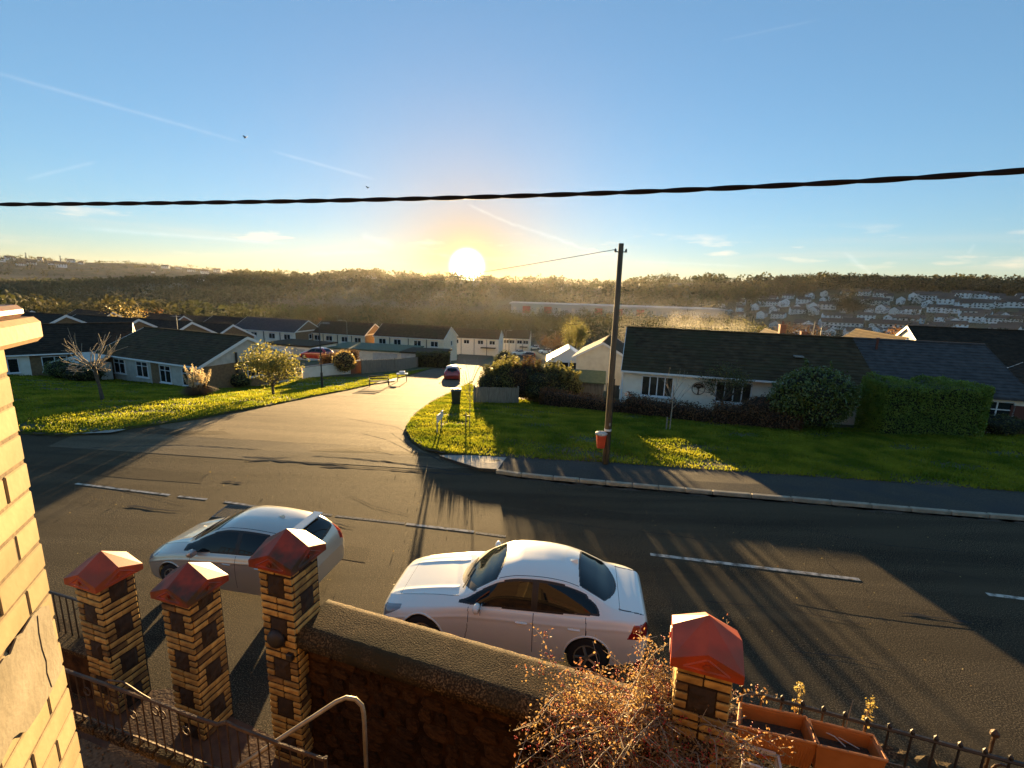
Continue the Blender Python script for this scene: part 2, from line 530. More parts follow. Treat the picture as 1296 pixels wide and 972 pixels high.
class MB:
    def __init__(s):
        s.v, s.f = [], []

    def add(s, vs, fs):
        o = len(s.v)
        s.v += [tuple(v) for v in vs]
        s.f += [tuple(i + o for i in f) for f in fs]
        return s

    def box(s, c, d, rz=0.0, bev=0.0):
        hx, hy, hz = d[0] / 2, d[1] / 2, d[2] / 2
        cs, sn = math.cos(rz), math.sin(rz)
        P = []
        if bev <= 0:
            for z in (-hz, hz):
                for x, y in ((-hx, -hy), (hx, -hy), (hx, hy), (-hx, hy)):
                    P.append((c[0] + x * cs - y * sn, c[1] + x * sn + y * cs, c[2] + z))
            return s.add(P, [(3, 2, 1, 0), (4, 5, 6, 7), (0, 1, 5, 4), (1, 2, 6, 5), (2, 3, 7, 6), (3, 0, 4, 7)])
        b = min(bev, hx * 0.9, hy * 0.9, hz * 0.9)
        rings = [(-hz, b), (-hz + b, 0), (hz - b, 0), (hz, b)]
        for z, i in rings:
            for x, y in ((-hx + i + (0 if i else b), -hy + i), (hx - i - (0 if i else b), -hy + i), (hx - i, -hy + i + (0 if i else b)), (hx - i, hy - i - (0 if i else b)),
                         (hx - i - (0 if i else b), hy - i), (-hx + i + (0 if i else b), hy - i), (-hx + i, hy - i - (0 if i else b)), (-hx + i, -hy + i + (0 if i else b))):
                P.append((c[0] + x * cs - y * sn, c[1] + x * sn + y * cs, c[2] + z))
        F = [tuple(range(7, -1, -1)), tuple(range(24, 32))]
        for k in range(3):
            for j in range(8):
                F.append((k * 8 + j, k * 8 + (j + 1) % 8, k * 8 + 8 + (j + 1) % 8, k * 8 + 8 + j))
        return s.add(P, F)

    def quad(s, a, b, c, d):
        return s.add([a, b, c, d], [(0, 1, 2, 3)])

    def tube(s, path, r, n=6, cap=True):
        P = [Vector(p) for p in path]
        rs = r if isinstance(r, (list, tuple)) else [r] * len(P)
        vs, fs = [], []
        up = Vector((0, 0, 1))
        t0 = (P[1] - P[0]).normalized()
        u = t0.cross(up if abs(t0.z) < 0.95 else Vector((1, 0, 0))).normalized()
        for i, p in enumerate(P):
            t = (P[min(i + 1, len(P) - 1)] - P[max(i - 1, 0)]).normalized()
            u = (u - t * u.dot(t))
            u.normalize()
            w = t.cross(u)
            for k in range(n):
                a = 2 * math.pi * k / n
                vs.append(p + (u * math.cos(a) + w * math.sin(a)) * rs[i])
        for i in range(len(P) - 1):
            for k in range(n):
                fs.append((i * n + k, i * n + (k + 1) % n, (i + 1) * n + (k + 1) % n, (i + 1) * n + k))
        if cap:
            fs.append(tuple(range(n - 1, -1, -1)))
            fs.append(tuple(range((len(P) - 1) * n, len(P) * n)))
        return s.add(vs, fs)

    def lathe(s, prof, c=(0, 0, 0), n=16, axis='z'):
        vs, fs = [], []
        for r, h in prof:
            for k in range(n):
                a = 2 * math.pi * k / n
                p = (r * math.cos(a), r * math.sin(a), h)
                if axis == 'y':
                    p = (p[0], p[2], p[1])
                elif axis == 'x':
                    p = (p[2], p[0], p[1])
                vs.append((p[0] + c[0], p[1] + c[1], p[2] + c[2]))
        for i in range(len(prof) - 1):
            for k in range(n):
                fs.append((i * n + k, i * n + (k + 1) % n, (i + 1) * n + (k + 1) % n, (i + 1) * n + k))
        fs.append(tuple(range(n - 1, -1, -1)))
        fs.append(tuple(range((len(prof) - 1) * n, len(prof) * n)))
        return s.add(vs, fs)

    def prism(s, poly, thick_vec):
        n = len(poly)
        t = Vector(thick_vec)
        vs = [Vector(p) for p in poly] + [Vector(p) + t for p in poly]
        fs = [tuple(range(n - 1, -1, -1)), tuple(range(n, 2 * n))]
        for i in range(n):
            fs.append((i, (i + 1) % n, n + (i + 1) % n, n + i))
        return s.add(vs, fs)

    def mesh(s, name, smooth=False):
        me = D.meshes.new(name)
        me.from_pydata(s.v, [], s.f)
        bm = bmesh.new()
        bm.from_mesh(me)
        bmesh.ops.recalc_face_normals(bm, faces=bm.faces)
        bm.to_mesh(me)
        bm.free()
        if smooth:
            for p in me.polygons:
                p.use_smooth = True
        me.update()
        return me

    def build(s, name, m, parent=None, smooth=False):
        me = s.mesh(name, smooth)
        me.materials.append(MT[m])
        return link(name, me, parent)


def inside(poly, X, Y):
    px = np.array([p[0] for p in poly])
    py = np.array([p[1] for p in poly])
    r = np.zeros(len(X), bool)
    j = len(px) - 1
    for i in range(len(px)):
        c = ((py[i] > Y) != (py[j] > Y)) & (X < (px[j] - px[i]) * (Y - py[i]) / (py[j] - py[i] + 1e-12) + px[i])
        r ^= c
        j = i
    return r


def sheet(name, poly, m, dz, spacing, parent=None, kind='structure', skirt=0.0, hfun=None, rough=0.0):
    """a sheet draped over the ground inside a polygon (list of x,y)"""
    hf = hfun or Tn
    pts = []
    for i in range(len(poly)):
        a, b = Vector(poly[i][:2]), Vector(poly[(i + 1) % len(poly)][:2])
        n = max(1, int((b - a).length / spacing))
        for k in range(n):
            pts.append(a.lerp(b, k / n))
    nb = len(pts)
    xs = [p.x for p in pts]
    ys = [p.y for p in pts]
    gx, gy = np.meshgrid(np.arange(min(xs), max(xs), spacing), np.arange(min(ys), max(ys), spacing))
    gx = gx.ravel() + rng.uniform(-.2, .2, gx.size) * spacing
    gy = gy.ravel() + rng.uniform(-.2, .2, gy.size) * spacing
    k = inside(pts, gx, gy)
    pts2 = pts + [Vector((a, b)) for a, b in zip(gx[k], gy[k])]
    edges = [(i, (i + 1) % nb) for i in range(nb)]
    v, e, f, *_ = delaunay_2d_cdt(pts2, edges, [], 1, 1e-4)
    X = np.array([p.x for p in v])
    Y = np.array([p.y for p in v])
    Z = hf(X, Y) + dz
    if rough:
        Z = Z + rng.uniform(-rough, rough, len(Z))
    V = [tuple(q) for q in zip(X, Y, Z)]
    F = [tuple(q) for q in f]
    if skirt:
        o = len(V)
        for p in pts:
            z = float(hf(p.x, p.y)) + dz
            V += [(p.x, p.y, z), (p.x, p.y, z - skirt)]
        for i in range(nb):
            j = (i + 1) % nb
            F.append((o + 2 * i, o + 2 * j, o + 2 * j + 1, o + 2 * i + 1))
    me = D.meshes.new(name)
    me.from_pydata(V, [], F)
    me.materials.append(MT[m])
    for p in me.polygons:
        if p.normal.z < -0.5:
            p.flip()
    me.update()
    o = link(name, me, parent)
    if kind and not parent:
        o['kind'] = kind
    return o


def leaf_mesh(name, P, size, up=0.0, aspect=0.6, outward=None, droop=0.0):
    """one small pointed leaf at every point of P"""
    P = np.asarray(P, np.float32)
    n = len(P)
    nrm = rng.normal(size=(n, 3))
    if outward is not None:
        nrm = nrm * 0.75 + outward * 1.1
    nrm[:, 2] += up
    nrm /= np.linalg.norm(nrm, axis=1)[:, None] + 1e-9
    t = rng.normal(size=(n, 3))
    t[:, 2] -= droop
    t -= nrm * (t * nrm).sum(1)[:, None]
    t /= np.linalg.norm(t, axis=1)[:, None] + 1e-9
    b = np.cross(nrm, t)
    s = (size * rng.uniform(0.6, 1.35, n))[:, None]
    V = np.stack([P - t * s * .5, P + b * s * aspect * .5 + nrm * s * .08, P + t * s * .5, P - b * s * aspect * .5 + nrm * s * .08], 1)
    return np_mesh(name, V.reshape(-1, 3), np.arange(n * 4).reshape(-1, 4))


def ball_pts(n, c, r, shell=0.0):
    d = rng.normal(size=(n, 3))
    d /= np.linalg.norm(d, axis=1)[:, None]
    rad = rng.uniform(shell ** 3, 1, n) ** (1 / 3)
    return np.asarray(c) + d * rad[:, None] * np.asarray(r), d


def blob(mb, c, r, n=10, noise=0.12, seed=0):
    rr = random.Random(seed)
    prof = []
    vs, fs = [], []
    m = n // 2
    for i in range(m + 1):
        ph = math.pi * i / m
        for k in range(n):
            a = 2 * math.pi * k / n
            q = 1 + rr.uniform(-noise, noise)
            vs.append((c[0] + r[0] * q * math.sin(ph) * math.cos(a), c[1] + r[1] * q * math.sin(ph) * math.sin(a), c[2] + r[2] * q * math.cos(ph)))
    for i in range(m):
        for k in range(n):
            fs.append((i * n + k, i * n + (k + 1) % n, (i + 1) * n + (k + 1) % n, (i + 1) * n + k))
    mb.add(vs, fs)

# ------------------------------------------------------------------ ground, roads, verges
def terrain():
    a = np.sinh(np.linspace(-1, 1, 241) * 7.2)
    xs = a / a.max() * 6500
    t = np.linspace(0, 1, 281)
    b = np.sinh(t * 6.6)
    ys = -60 + b / b.max() * 7000
    X, Y = np.meshgrid(xs, ys)
    Z = Tn(X, Y) - np.where(np.hypot(X, Y) < 260, 0.14, 0.3)
    n, m = X.shape
    idx = np.arange(n * m).reshape(n, m)
    F = np.stack([idx[:-1, :-1], idx[:-1, 1:], idx[1:, 1:], idx[1:, :-1]], -1).reshape(-1, 4)
    o = link('ground', np_mesh('ground', np.stack([X, Y, Z], -1).reshape(-1, 3), F, True), None, 'field')
    tag(o, 'wide valley floor and hills running out to the horizon', kind='structure')


terrain()


def pg(*pix):
    return [tuple(G(*p).xy) for p in pix]


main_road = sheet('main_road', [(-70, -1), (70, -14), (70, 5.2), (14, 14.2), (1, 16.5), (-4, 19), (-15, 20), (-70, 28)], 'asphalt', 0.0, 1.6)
tag(main_road, 'dark tarmac main road running past the front wall', kind='structure')
LEFT_KERB = [(22, 549), (90, 552), (150, 546), (250, 531), (320, 518), (400, 501.5), (440, 494), (475, 486), (520, 475), (545, 467), (565, 459), (580, 449)]
RIGHT_EDGE = [(612, 455), (604, 468), (597, 484), (575, 496), (545, 511), (522, 528), (512, 544), (519, 559), (536, 571)]
side_poly = pg((60, 565), *LEFT_KERB[1:]) + pg((590, 441), (640, 437), (640, 443), *RIGHT_EDGE, (560, 580), (600, 592), (540, 594), (430, 587), (330, 583), (200, 574))
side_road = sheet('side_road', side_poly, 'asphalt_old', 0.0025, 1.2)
tag(side_road, 'worn sunlit side road running down between the lawns', kind='structure')
VERGE_FRONT = [(597, 484.5), (575, 496.5), (545, 512), (523, 529), (513.5, 544), (520, 558), (538, 570), (570, 577), (650, 582), (766, 588), (900, 598), (1100, 611), (1296, 626), (1420, 636)]
VERGE_BACK = [(1420, 560), (1296, 553), (1150, 548), (1040, 543), (930, 534), (790, 519), (700, 511), (650, 507), (602, 505)]
verge_poly = pg(*VERGE_FRONT, *VERGE_BACK)
verge = sheet('verge', verge_poly, 'turf', 0.09, 0.8, skirt=0.2)
tag(verge, 'grass verge in front of the brown roofed bungalow', kind='structure')
lawn_poly = pg(*LEFT_KERB) + [(-9, 76), (-50, 78), (-75, 48), (-50, 22)]
lawn = sheet('lawn', lawn_poly, 'turf', 0.08, 1.0, skirt=0.2)
tag(lawn, 'green lawn before the bungalows left of the side road', kind='structure')
KERB = [(628, 597.5), (660, 602), (700, 606), (800, 615), (900, 624), (1000, 632.5), (1100, 641), (1200, 649.5), (1296, 657), (1430, 668)]
pavement = sheet('pavement', pg((556, 579), (580, 588), (606, 596), *KERB) + pg(*VERGE_FRONT[:6:-1]), 'tarmac_path', 0.085, 0.7, skirt=0.1)
tag(pavement, 'tarmac pavement between verge and kerb', kind='structure')
sheet('dropped_kerb', pg((556, 579.5), (600, 579.5), (641, 582), (630, 597), (606, 595.5), (580, 587.5)), 'concrete', 0.094, 0.6, parent=pavement)
kp = [G(*p) for p in KERB]
seg = []
for a, b in zip(kp[:-1], kp[1:]):
    n = max(1, round((b - a).length / 0.92))
    seg += [(a.lerp(b, i / n), a.lerp(b, (i + 1) / n)) for i in range(n)]
kme = MB().box((0, 0, 0), (0.905, 0.15, 0.2), bev=0.018).mesh('kerb_stone')
for i, (a, b) in enumerate(seg):
    o = link('kerb_stone', kme, pavement, 'kerb')
    c = (a + b) / 2
    o.location = (c.x, c.y - 0.05, T(c.x, c.y) + 0.012 + random.uniform(-.006, .006))
    o.rotation_euler = (0, 0, math.atan2(b.y - a.y, b.x - a.x) + random.uniform(-.01, .01))
    o.scale = ((b - a).length / 0.92, 1, 1)
# pale edging strips on the left side of the junction
sheet('concrete_apron', pg((80, 552), (105, 543), (160, 546), (140, 550)), 'concrete', 0.085, 0.8, parent=lawn)
sheet('garden_path', pg((352, 489), (400, 484), (470, 479), (505, 477), (500, 483), (470, 487), (410, 491), (360, 494)), 'concrete', 0.087, 0.8, parent=lawn)
# paint, patches and cracks
for (a, b, w) in (((823, 701.5), (1088, 733.5), .11), ((1249, 752), (1420, 773), .11), ((514, 663), (600, 673), .10), ((96, 612), (215, 626.5), .09),
                  ((226, 628), (262, 632), .08), ((284, 635), (312, 639), .09)):
    A, B = G(*a), G(*b)
    d = (B - A).normalized()
    nn = Vector((-d.y, d.x, 0)) * w / 2
    sheet('lane_marking', [tuple((A - nn).xy), tuple((B - nn).xy), tuple((B + nn).xy), tuple((A + nn).xy)], 'paint_white', 0.003, 0.6, parent=main_road)


for a, b in (((312, 639.5), (420, 652)), ((425, 653), (512, 662.5)), ((602, 674), (640, 679))):
    A, B = G(*a), G(*b)
    d = (B - A).normalized()
    nn = Vector((-d.y, d.x, 0)) * .045
    sheet('faded_marking', [tuple((A - nn).xy), tuple((B - nn).xy), tuple((B + nn).xy), tuple((A + nn).xy)], 'paint_faded', 0.002, 0.6, parent=main_road)


def crack(pix, w, par, m='crack', dz=0.0045):
    P = [G(*p) for p in pix]
    Q = []
    for a, b in zip(P[:-1], P[1:]):
        k = max(2, int((b - a).length / 0.18))
        Q += [a.lerp(b, i / k) for i in range(k)]
    Q.append(P[-1])
    V, F = [], []
    for i, p in enumerate(Q):
        ww = w * random.uniform(.25, 1.3) * (0.15 if i in (0, len(Q) - 1) else 1)
        j = random.uniform(-w, w) * .6
        V += [(p.x, p.y - ww + j, T(p.x, p.y) + dz), (p.x, p.y + ww + j, T(p.x, p.y) + dz)]
    for i in range(len(Q) - 1):
        F.append((2 * i, 2 * i + 2, 2 * i + 3, 2 * i + 1))
    me = D.meshes.new('crack')
    me.from_pydata(V, [], F)
    return link('crack', me, par, m)


for pix, w in ((((310, 583), (345, 582), (395, 586), (440, 588)), .07), (((395, 577), (430, 579), (505, 586)), .05), (((405, 590), (470, 592), (520, 596), (560, 599), (600, 601)), .06),
               (((305, 578), (340, 580), (375, 578)), .05), (((480, 583), (530, 590), (580, 597)), .05), (((280, 609), (308, 612)), .05), (((160, 640), (230, 648)), .05),
               (((60, 572), (130, 566), (230, 563), (330, 569)), .03), (((1132, 776), (1180, 781), (1236, 790)), .05), (((420, 662), (450, 668)), .04),
               (((440, 530), (500, 540), (512, 546)), .04), (((495, 548), (520, 566), (560, 585)), .05), (((455, 548), (490, 557), (530, 577)), .04), (((470, 570), (500, 576)), .03)):
    crack(pix, w, main_road)
for pix in (((1010, 748), (1090, 757), (1180, 772), (1270, 784), (1266, 800), (1170, 790), (1080, 778), (1003, 764)), ((640, 628), (720, 640), (800, 650), (795, 659), (712, 652), (634, 640)),
            ((70, 585), (180, 592), (260, 600), (255, 612), (170, 606), (60, 596)), ((430, 690), (470, 694), (462, 712), (424, 706))):
    sheet('tarmac_patch', pg(*pix), 'asphalt_patch', 0.0015, 0.9, parent=main_road)
for pix in (VERGE_FRONT[:13], LEFT_KERB[:9]):
    par = verge if pix[0][0] > 300 else lawn
    for k in range(2):
        o = crack([(x, y - .8 - 1.2 * k) for x, y in pix], .14, par, 'soil', 0.096 if par is verge else .086)
        o.name = 'worn_edge'

for k in range(3):      # dirt lying in the gutter
    o = crack([(x, y + 2.2 + .9 * k) for x, y in KERB], .05 + .03 * k, main_road, 'soil', 0.003)
    o.name = 'gutter_dirt'
for pix in (((660, 655), (760, 668), (840, 676), (930, 690)), ((880, 760), (990, 770), (1100, 792)), ((1010, 668), (1120, 690), (1230, 700)), ((60, 600), (150, 618), (240, 640)), ((430, 620), (470, 640), (520, 652)),
            ((960, 820), (1060, 830), (1150, 850)), ((700, 640), (720, 690)), ((1180, 720), (1250, 735))):
    crack(pix, .012, main_road)

# ------------------------------------------------------------------ houses
def slope_mesh(x0, x1, y0, z0, y1, z1, course, step=0.03, cut=None):
    """lapped tile courses between eave (y0,z0) and ridge (y1,z1)"""
    n = max(2, int(math.hypot(y1 - y0, z1 - z0) / course))
    mb = MB()
    for k in range(n):
        a, b = k / n, (k + 1) / n
        ya, za, yb, zb = y0 + (y1 - y0) * a, z0 + (z1 - z0) * a, y0 + (y1 - y0) * b, z0 + (z1 - z0) * b
        mb.quad((x0, ya, za + step), (x1, ya, za + step), (x1, yb, zb + .002), (x0, yb, zb + .002))
        mb.quad((x0, ya, za - .02), (x1, ya, za - .02), (x1, ya, za + step), (x0, ya, za + step))
    return mb


def window(par, c, w, h, face, cols=2, rows=1, pane='glass', frame='upvc', fr=0.06, vent=0.0, sill=True):
    """window on a wall; face 'f' (front, -y), 'b', 'l' (-x) or 'r' (+x); c = centre on the wall plane"""
    def tr(u, v, o):
        return {'f': (c[0] + u, c[1] - o, c[2] + v), 'b': (c[0] - u, c[1] + o, c[2] + v),
                'r': (c[0] + o, c[1] + u, c[2] + v), 'l': (c[0] - o, c[1] - u, c[2] + v)}[face]

    def bx(mb, u0, u1, v0, v1, o0, o1):
        P = [tr(u, v, o) for o in (o0, o1) for u, v in ((u0, v0), (u1, v0), (u1, v1), (u0, v1))]
        mb.add(P, [(0, 1, 2, 3), (4, 5, 6, 7), (0, 1, 5, 4), (1, 2, 6, 5), (2, 3, 7, 6), (3, 0, 4, 7)])
    mb = MB()
    bx(mb, -w / 2, w / 2, -h / 2, -h / 2 + fr, -.02, .05)
    bx(mb, -w / 2, w / 2, h / 2 - fr, h / 2, -.02, .05)
    bx(mb, -w / 2, -w / 2 + fr, -h / 2 + fr, h / 2 - fr, -.02, .05)
    bx(mb, w / 2 - fr, w / 2, -h / 2 + fr, h / 2 - fr, -.02, .05)
    if sill:
        bx(mb, -w / 2 - .06, w / 2 + .06, -h / 2 - .07, -h / 2 - .002, -.02, .11)
    iw, ih = w - 2 * fr, h - 2 * fr
    fw = MB()
    cells = []
    for i in range(cols):
        u0 = -iw / 2 + iw * i / cols
        u1 = u0 + iw / cols
        if i:
            bx(fw, u0 - fr * .5, u0 + fr * .5, -ih / 2, ih / 2, -.02, .045)
        if vent:
            v = ih / 2 - vent
            bx(fw, u0 + fr * .5, u1 - fr * .5, v - fr * .4, v + fr * .4, -.02, .042)
            cells += [(u0, u1, -ih / 2, v), (u0, u1, v, ih / 2)]
        else:
            cells.append((u0, u1, -ih / 2, ih / 2))
    mb.add(fw.v, fw.f)
    wo = mb.build('window', frame, par)
    for (u0, u1, v0, v1) in cells:
        p = MB()
        bx(p, u0 + .01, u1 - .01, v0 + .01, v1 - .01, .0, .012)
        p.build('pane', pane, wo)
    return wo


def house(name, label, cat, loc, rz, w, d, eave, rise, wall='render_white', roof='tile_brown', gable=None, course=0.32, wins=(), doors=(), over=0.35, side=0.15,
          barge='plain_white', chimney=(), group=None, panels=(), base=0.6, gut=True, bargew=0.17, lower=None, bsides=(-1, 1)):
    h = thing(name, label, cat, loc, rz, group)
    hw, hd = w / 2, d / 2
    mb = MB()
    mb.add([(-hw, -hd, -base), (hw, -hd, -base), (hw, hd, -base), (-hw, hd, -base), (-hw, -hd, eave), (hw, -hd, eave), (hw, hd, eave), (-hw, hd, eave)],
           [(0, 1, 5, 4), (1, 2, 6, 5), (2, 3, 7, 6), (3, 0, 4, 7)])
    mb.build('wall', wall, h)
    for s in (-1, 1):
        g = MB()
        x = s * (hw - 0.001)
        g.prism([(x, -hd + .1, eave + .002), (x, hd - .1, eave + .002), (x, 0, eave + rise - .07)], (-s * .1, 0, 0))
        g.build('gable_wall', gable or wall, h)
        if lower:
            MB().box((s * (hw + .01), 0, eave / 2 - .1), (.024, d - .02, eave - .25)).build('gable_panel', lower, h)
    for (x0, x1, m) in panels:
        MB().box(((x0 + x1) / 2, -hd - .008, (eave - .2) / 2 - base / 2 + .05), (x1 - x0, .02, eave - .2 + base)).build('wall_panel', m, h)
    k = over / hd * rise
    r1 = slope_mesh(-hw - side, hw + side, -hd - over, eave - k, 0, eave + rise, course)
    r2 = slope_mesh(-hw - side, hw + side, hd + over, eave - k, 0, eave + rise, course)
    r1.add(r2.v, r2.f)
    r1.tube([(-hw - side, 0, eave + rise + .015), (hw + side, 0, eave + rise + .015)], .09, 6)
    ro = r1.build('roof', roof, h)
    for s in bsides:
        b = MB()
        x = s * (hw + side + .012)
        for q in (-1, 1):
            b.prism([(x, q * (hd + over), eave - k - bargew), (x, q * (hd + over), eave - k + .03), (x, 0, eave + rise + .04), (x, 0, eave + rise - bargew)], (-s * .03, 0, 0))
        b.build('bargeboard', barge, h)
    if gut:
        for q in (-1, 1):
            MB().box((0, q * (hd + over + .045), eave - k - .055), (w + 2 * side - .05, .09, .1)).build('gutter', barge, h)
    for c in chimney:
        MB().box((c[0], c[1], eave + rise + .25), (.7, .55, 1.3)).box((c[0], c[1], eave + rise + .93), (.8, .65, .1)).lathe([(.1, 0), (.12, .05), (.09, .35)], (c[0], c[1], eave + rise + .97), 8).build('chimney', 'brick_red', h)
    for wn in wins:
        f, u, z, ww, hh, cols = wn[:6]
        vent = wn[6] if len(wn) > 6 else 0.0
        pm = wn[7] if len(wn) > 7 else 'glass'
        c = {'f': (u, -hd, z), 'b': (u, hd, z), 'r': (hw, u, z), 'l': (-hw, u, z)}[f]
        if f == 'f' and panels:
            c = (u, -hd - .018, z)
        if f in 'rl' and lower:
            c = (c[0] + (.022 if f == 'r' else -.022), c[1], c[2])
        window(h, c, ww, hh, f, cols, vent=vent, pane=pm)
    for dn in doors:
        u, ww, hh, m = dn
        do = MB().box((u, -hd - .02, hh / 2), (ww, .06, hh)).build('door', m, h)
        MB().box((u + ww * .4, -hd - .07, hh * .48), (.04, .05, .14)).build('handle', 'galv', do)
    return h


ROOF_D = Vector((0.9655, -0.26, 0))
ROOF_N = Vector((0.26, 0.9655, 0))
RZ1 = math.atan2(-0.26, 0.9655)


def along(s, n, z):
    p = ROOF_D * s + ROOF_N * n
    return (p.x, p.y, z)


# the pair of bungalows behind the verge (eave z 1.3, ridge z 3.5)
BZ = -1.15
b1 = house('bungalow', 'white bungalow with long brown tiled roof and two strip windows behind the verge', 'bungalow', along(5.76, 33.65, BZ), RZ1, 13.55, 8.5, 2.6, 2.05,
           wall='render_white', roof='tile_brown', course=.33, over=.38, side=.0, bsides=(-1,),
           wins=(('f', -4.6, 1.52, 1.85, 1.25, 4, 0, 'glass_room'), ('f', -.35, 1.52, 1.95, 1.25, 4, 0, 'glass_room'), ('f', 3.9, 1.6, 1.6, 1.2, 3, 0, 'glass_room'),
                 ('l', 1.5, 1.5, 1.2, 1.2, 2), ('l', -2.0, 1.4, .8, 1.1, 1)), doors=((2.35, .9, 2.0, 'door_red'),))
MB().tube([(-6.65, -4.32, -.5), (-6.65, -4.32, 2.2)], .04, 6).build('downpipe', 'upvc', b1)
MB().box((3.3, -2.3, 3.62), (.5, .45, .07)).build('roof_vent', 'galv', b1)
# round tree-shaped wall ornament
orn = MB()
for k in range(20):
    a0, a1 = 2 * math.pi * k / 20, 2 * math.pi * (k + 1) / 20
    orn.tube([(.36 * math.cos(a0), 0, .36 * math.sin(a0)), (.36 * math.cos(a1), 0, .36 * math.sin(a1))], .02, 5, False)
orn.tube([(0, 0, -.36), (0.01, 0, -.1), (0, 0, .1)], [.05, .035, .03], 6)
for a in range(-70, 80, 20):
    q = R(a)
    orn.tube([(0, 0, -.02), (.17 * math.sin(q), 0, .08 + .1 * math.cos(q)), (.32 * math.sin(q), 0, .02 + .3 * math.cos(q))], [.02, .016, .01], 5)
    orn.lathe([(.05, -.01), (.055, .0), (.05, .01)], (.25 * math.sin(q), 0, .04 + .22 * math.cos(q)), 8, 'y')
oo = orn.build('wall_ornament', 'rust_metal')
oo.location = along(5.85 - 2.35, 33.65 - 4.32, BZ + 1.6)
oo.rotation_euler = (0, 0, RZ1)
tag(oo, 'round dark metal tree ornament hung between the white strip windows', 'ornament')
b2 = house('bungalow', 'bungalow with blue grey slate roof at the far right behind the clipped hedge', 'bungalow', along(15.86, 33.65, BZ), RZ1, 6.66, 8.5, 2.6, 2.05,
           wall='render_white', roof='tile_slate', course=.30, over=.38, side=.0, bsides=(1,), barge='tile_slate',
           wins=(('f', -2.3, 1.5, 1.2, 1.3, 2, .35), ('f', 2.0, 1.5, 1.5, 1.35, 2, .38)), doors=((3.0, .0 + .85, 2.0, 'door_red'),), gut=True)
MB().tube([(-2.4, -1.0, 3.9), (-2.4, -1.0, 4.75)], .07, 8).tube([(-2.4, -1.0, 4.75), (-2.4, -1.0, 4.85)], .1, 8).build('flue', 'door_red', b2)
# garage gable and terrace behind it, right edge
house('house', 'two storey house with very dark roof at the right edge behind the slate roof', 'house', (43, 40, -3.4), R(-14), 17, 8, 4.6, 2.4, wall='render_white', roof='tile_dark',
      wins=(('f', -5.6, 3.6, 1.7, 1.1, 2, .3), ('f', -1, 3.6, 1.7, 1.1, 2, .3)), chimney=((1.6, 0),))
house('garage', 'small white gabled garage at the right edge below the dark roofed house', 'garage', (36.5, 32.0, -2.2), R(70), 5, 4.2, 2.6, 1.3, wall='render_white', roof='tile_dark', gable='brick_buff', bargew=.3)
house('bungalow', 'gable with white bargeboards peeping over the slate roof ridge', 'bungalow', (32.2, 42.0, -2.6), R(76), 9, 7.0, 2.9, 2.6, wall='brick_buff', roof='tile_brown', bargew=.35)
house('bungalow', 'small white edged gable peeping over the brown roof ridge', 'bungalow', (28.5, 52.0, -4.2), R(76), 8, 5.0, 3.9, 2.3, wall='brick_buff', roof='tile_brown', bargew=.5, chimney=((-2.5, 0),))
house('bungalow', 'blue grey roofed bungalow with chimney beyond the slate roof', 'bungalow', (41.5, 60.0, -6.0), R(-12), 14, 8, 3.6, 2.9, wall='render_cream', roof='tile_slate', chimney=((-4.5, 0),))

# left bungalow, gable towards the side road
RZ2 = R(-22.3)
dL = Vector((math.cos(RZ2), math.sin(RZ2), 0))
nL = Vector((-math.sin(RZ2), math.cos(RZ2), 0))
cL = Vector((-28.1, 41.45, -2.95))
b3 = house('bungalow', 'grey gabled bungalow with white windows behind the pampas grass', 'bungalow', cL, RZ2, 13.0, 7.9, 2.5, 1.75, wall='render_grey', roof='tile_brown', gable='render_grey', lower='brick_buff',
           course=.33, over=.35, side=.2, bargew=.2,
           wins=(('f', -3.7, 1.45, 1.5, 1.25, 2, .3), ('f', -.7, 1.45, 1.5, 1.3, 2, .3), ('f', 2.2, 1.35, 1.35, 1.4, 2, .35), ('f', 4.9, 1.35, 1.35, 1.4, 2, .35), ('r', 0.6, 1.45, 1.5, 1.2, 2, .35)),
           panels=((.4, 1.4, 'brick_buff'), (-5.6, -4.6, 'brick_buff')))
MB().tube([(6.62, -1.1, -.4), (6.62, -1.1, 3.1)], .09, 6).build('downpipe', 'black_metal', b3)
wing = MB()
wing.prism([(-6.9, -4.6, 2.3), (-6.9, -7.2, 1.85), (-3.6, -7.2, 1.85), (-3.6, -4.6, 2.3)], (0, 0, .09)).box((-5.3, -5.7, .5), (2.6, 2.6, 2.6))
wing.build('porch_wing', 'render_grey', b3)
house('bungalow', 'white walled dark roofed bungalow half hidden by the brick bay wall', 'bungalow', (-42.5, 41.5, -2.9), R(36), 14, 8.4, 2.5, 1.9, wall='render_white', roof='tile_dark', course=.33,
      wins=(('f', -3.6, 1.45, 1.3, 1.2, 2), ('f', -.9, 1.45, 1.3, 1.2, 2), ('f', 1.9, 1.45, 1.6, 1.25, 2), ('f', 5, 1.45, 1.3, 1.2, 2)), panels=((.4, 3.3, 'brick_buff'),))


def aerial(h, x, z):
    m = MB().tube([(x, 0, z - .2), (x, 0, z + 1.3)], .025, 5).tube([(x - .5, 0, z + 1.2), (x + .5, 0, z + 1.2)], .018, 4)
    for k in range(5):
        m.tube([(x - .4 + .2 * k, -.22, z + 1.2), (x - .4 + .2 * k, .22, z + 1.2)], .012, 4)
    m.build('aerial', 'galv', h)


for h_, x_ in ((b3, -2.0), (b1, 4.6)):
    aerial(h_, x_, 4.3)


def pix_house(name, label, cat, px, py_base, dist, rz, w, d, eave, rise, **k):
    p = AY(px, py_base, dist)
    return house(name, label, cat, (p.x, p.y, T(p.x, p.y)), rz, w, d, eave, rise, **k)


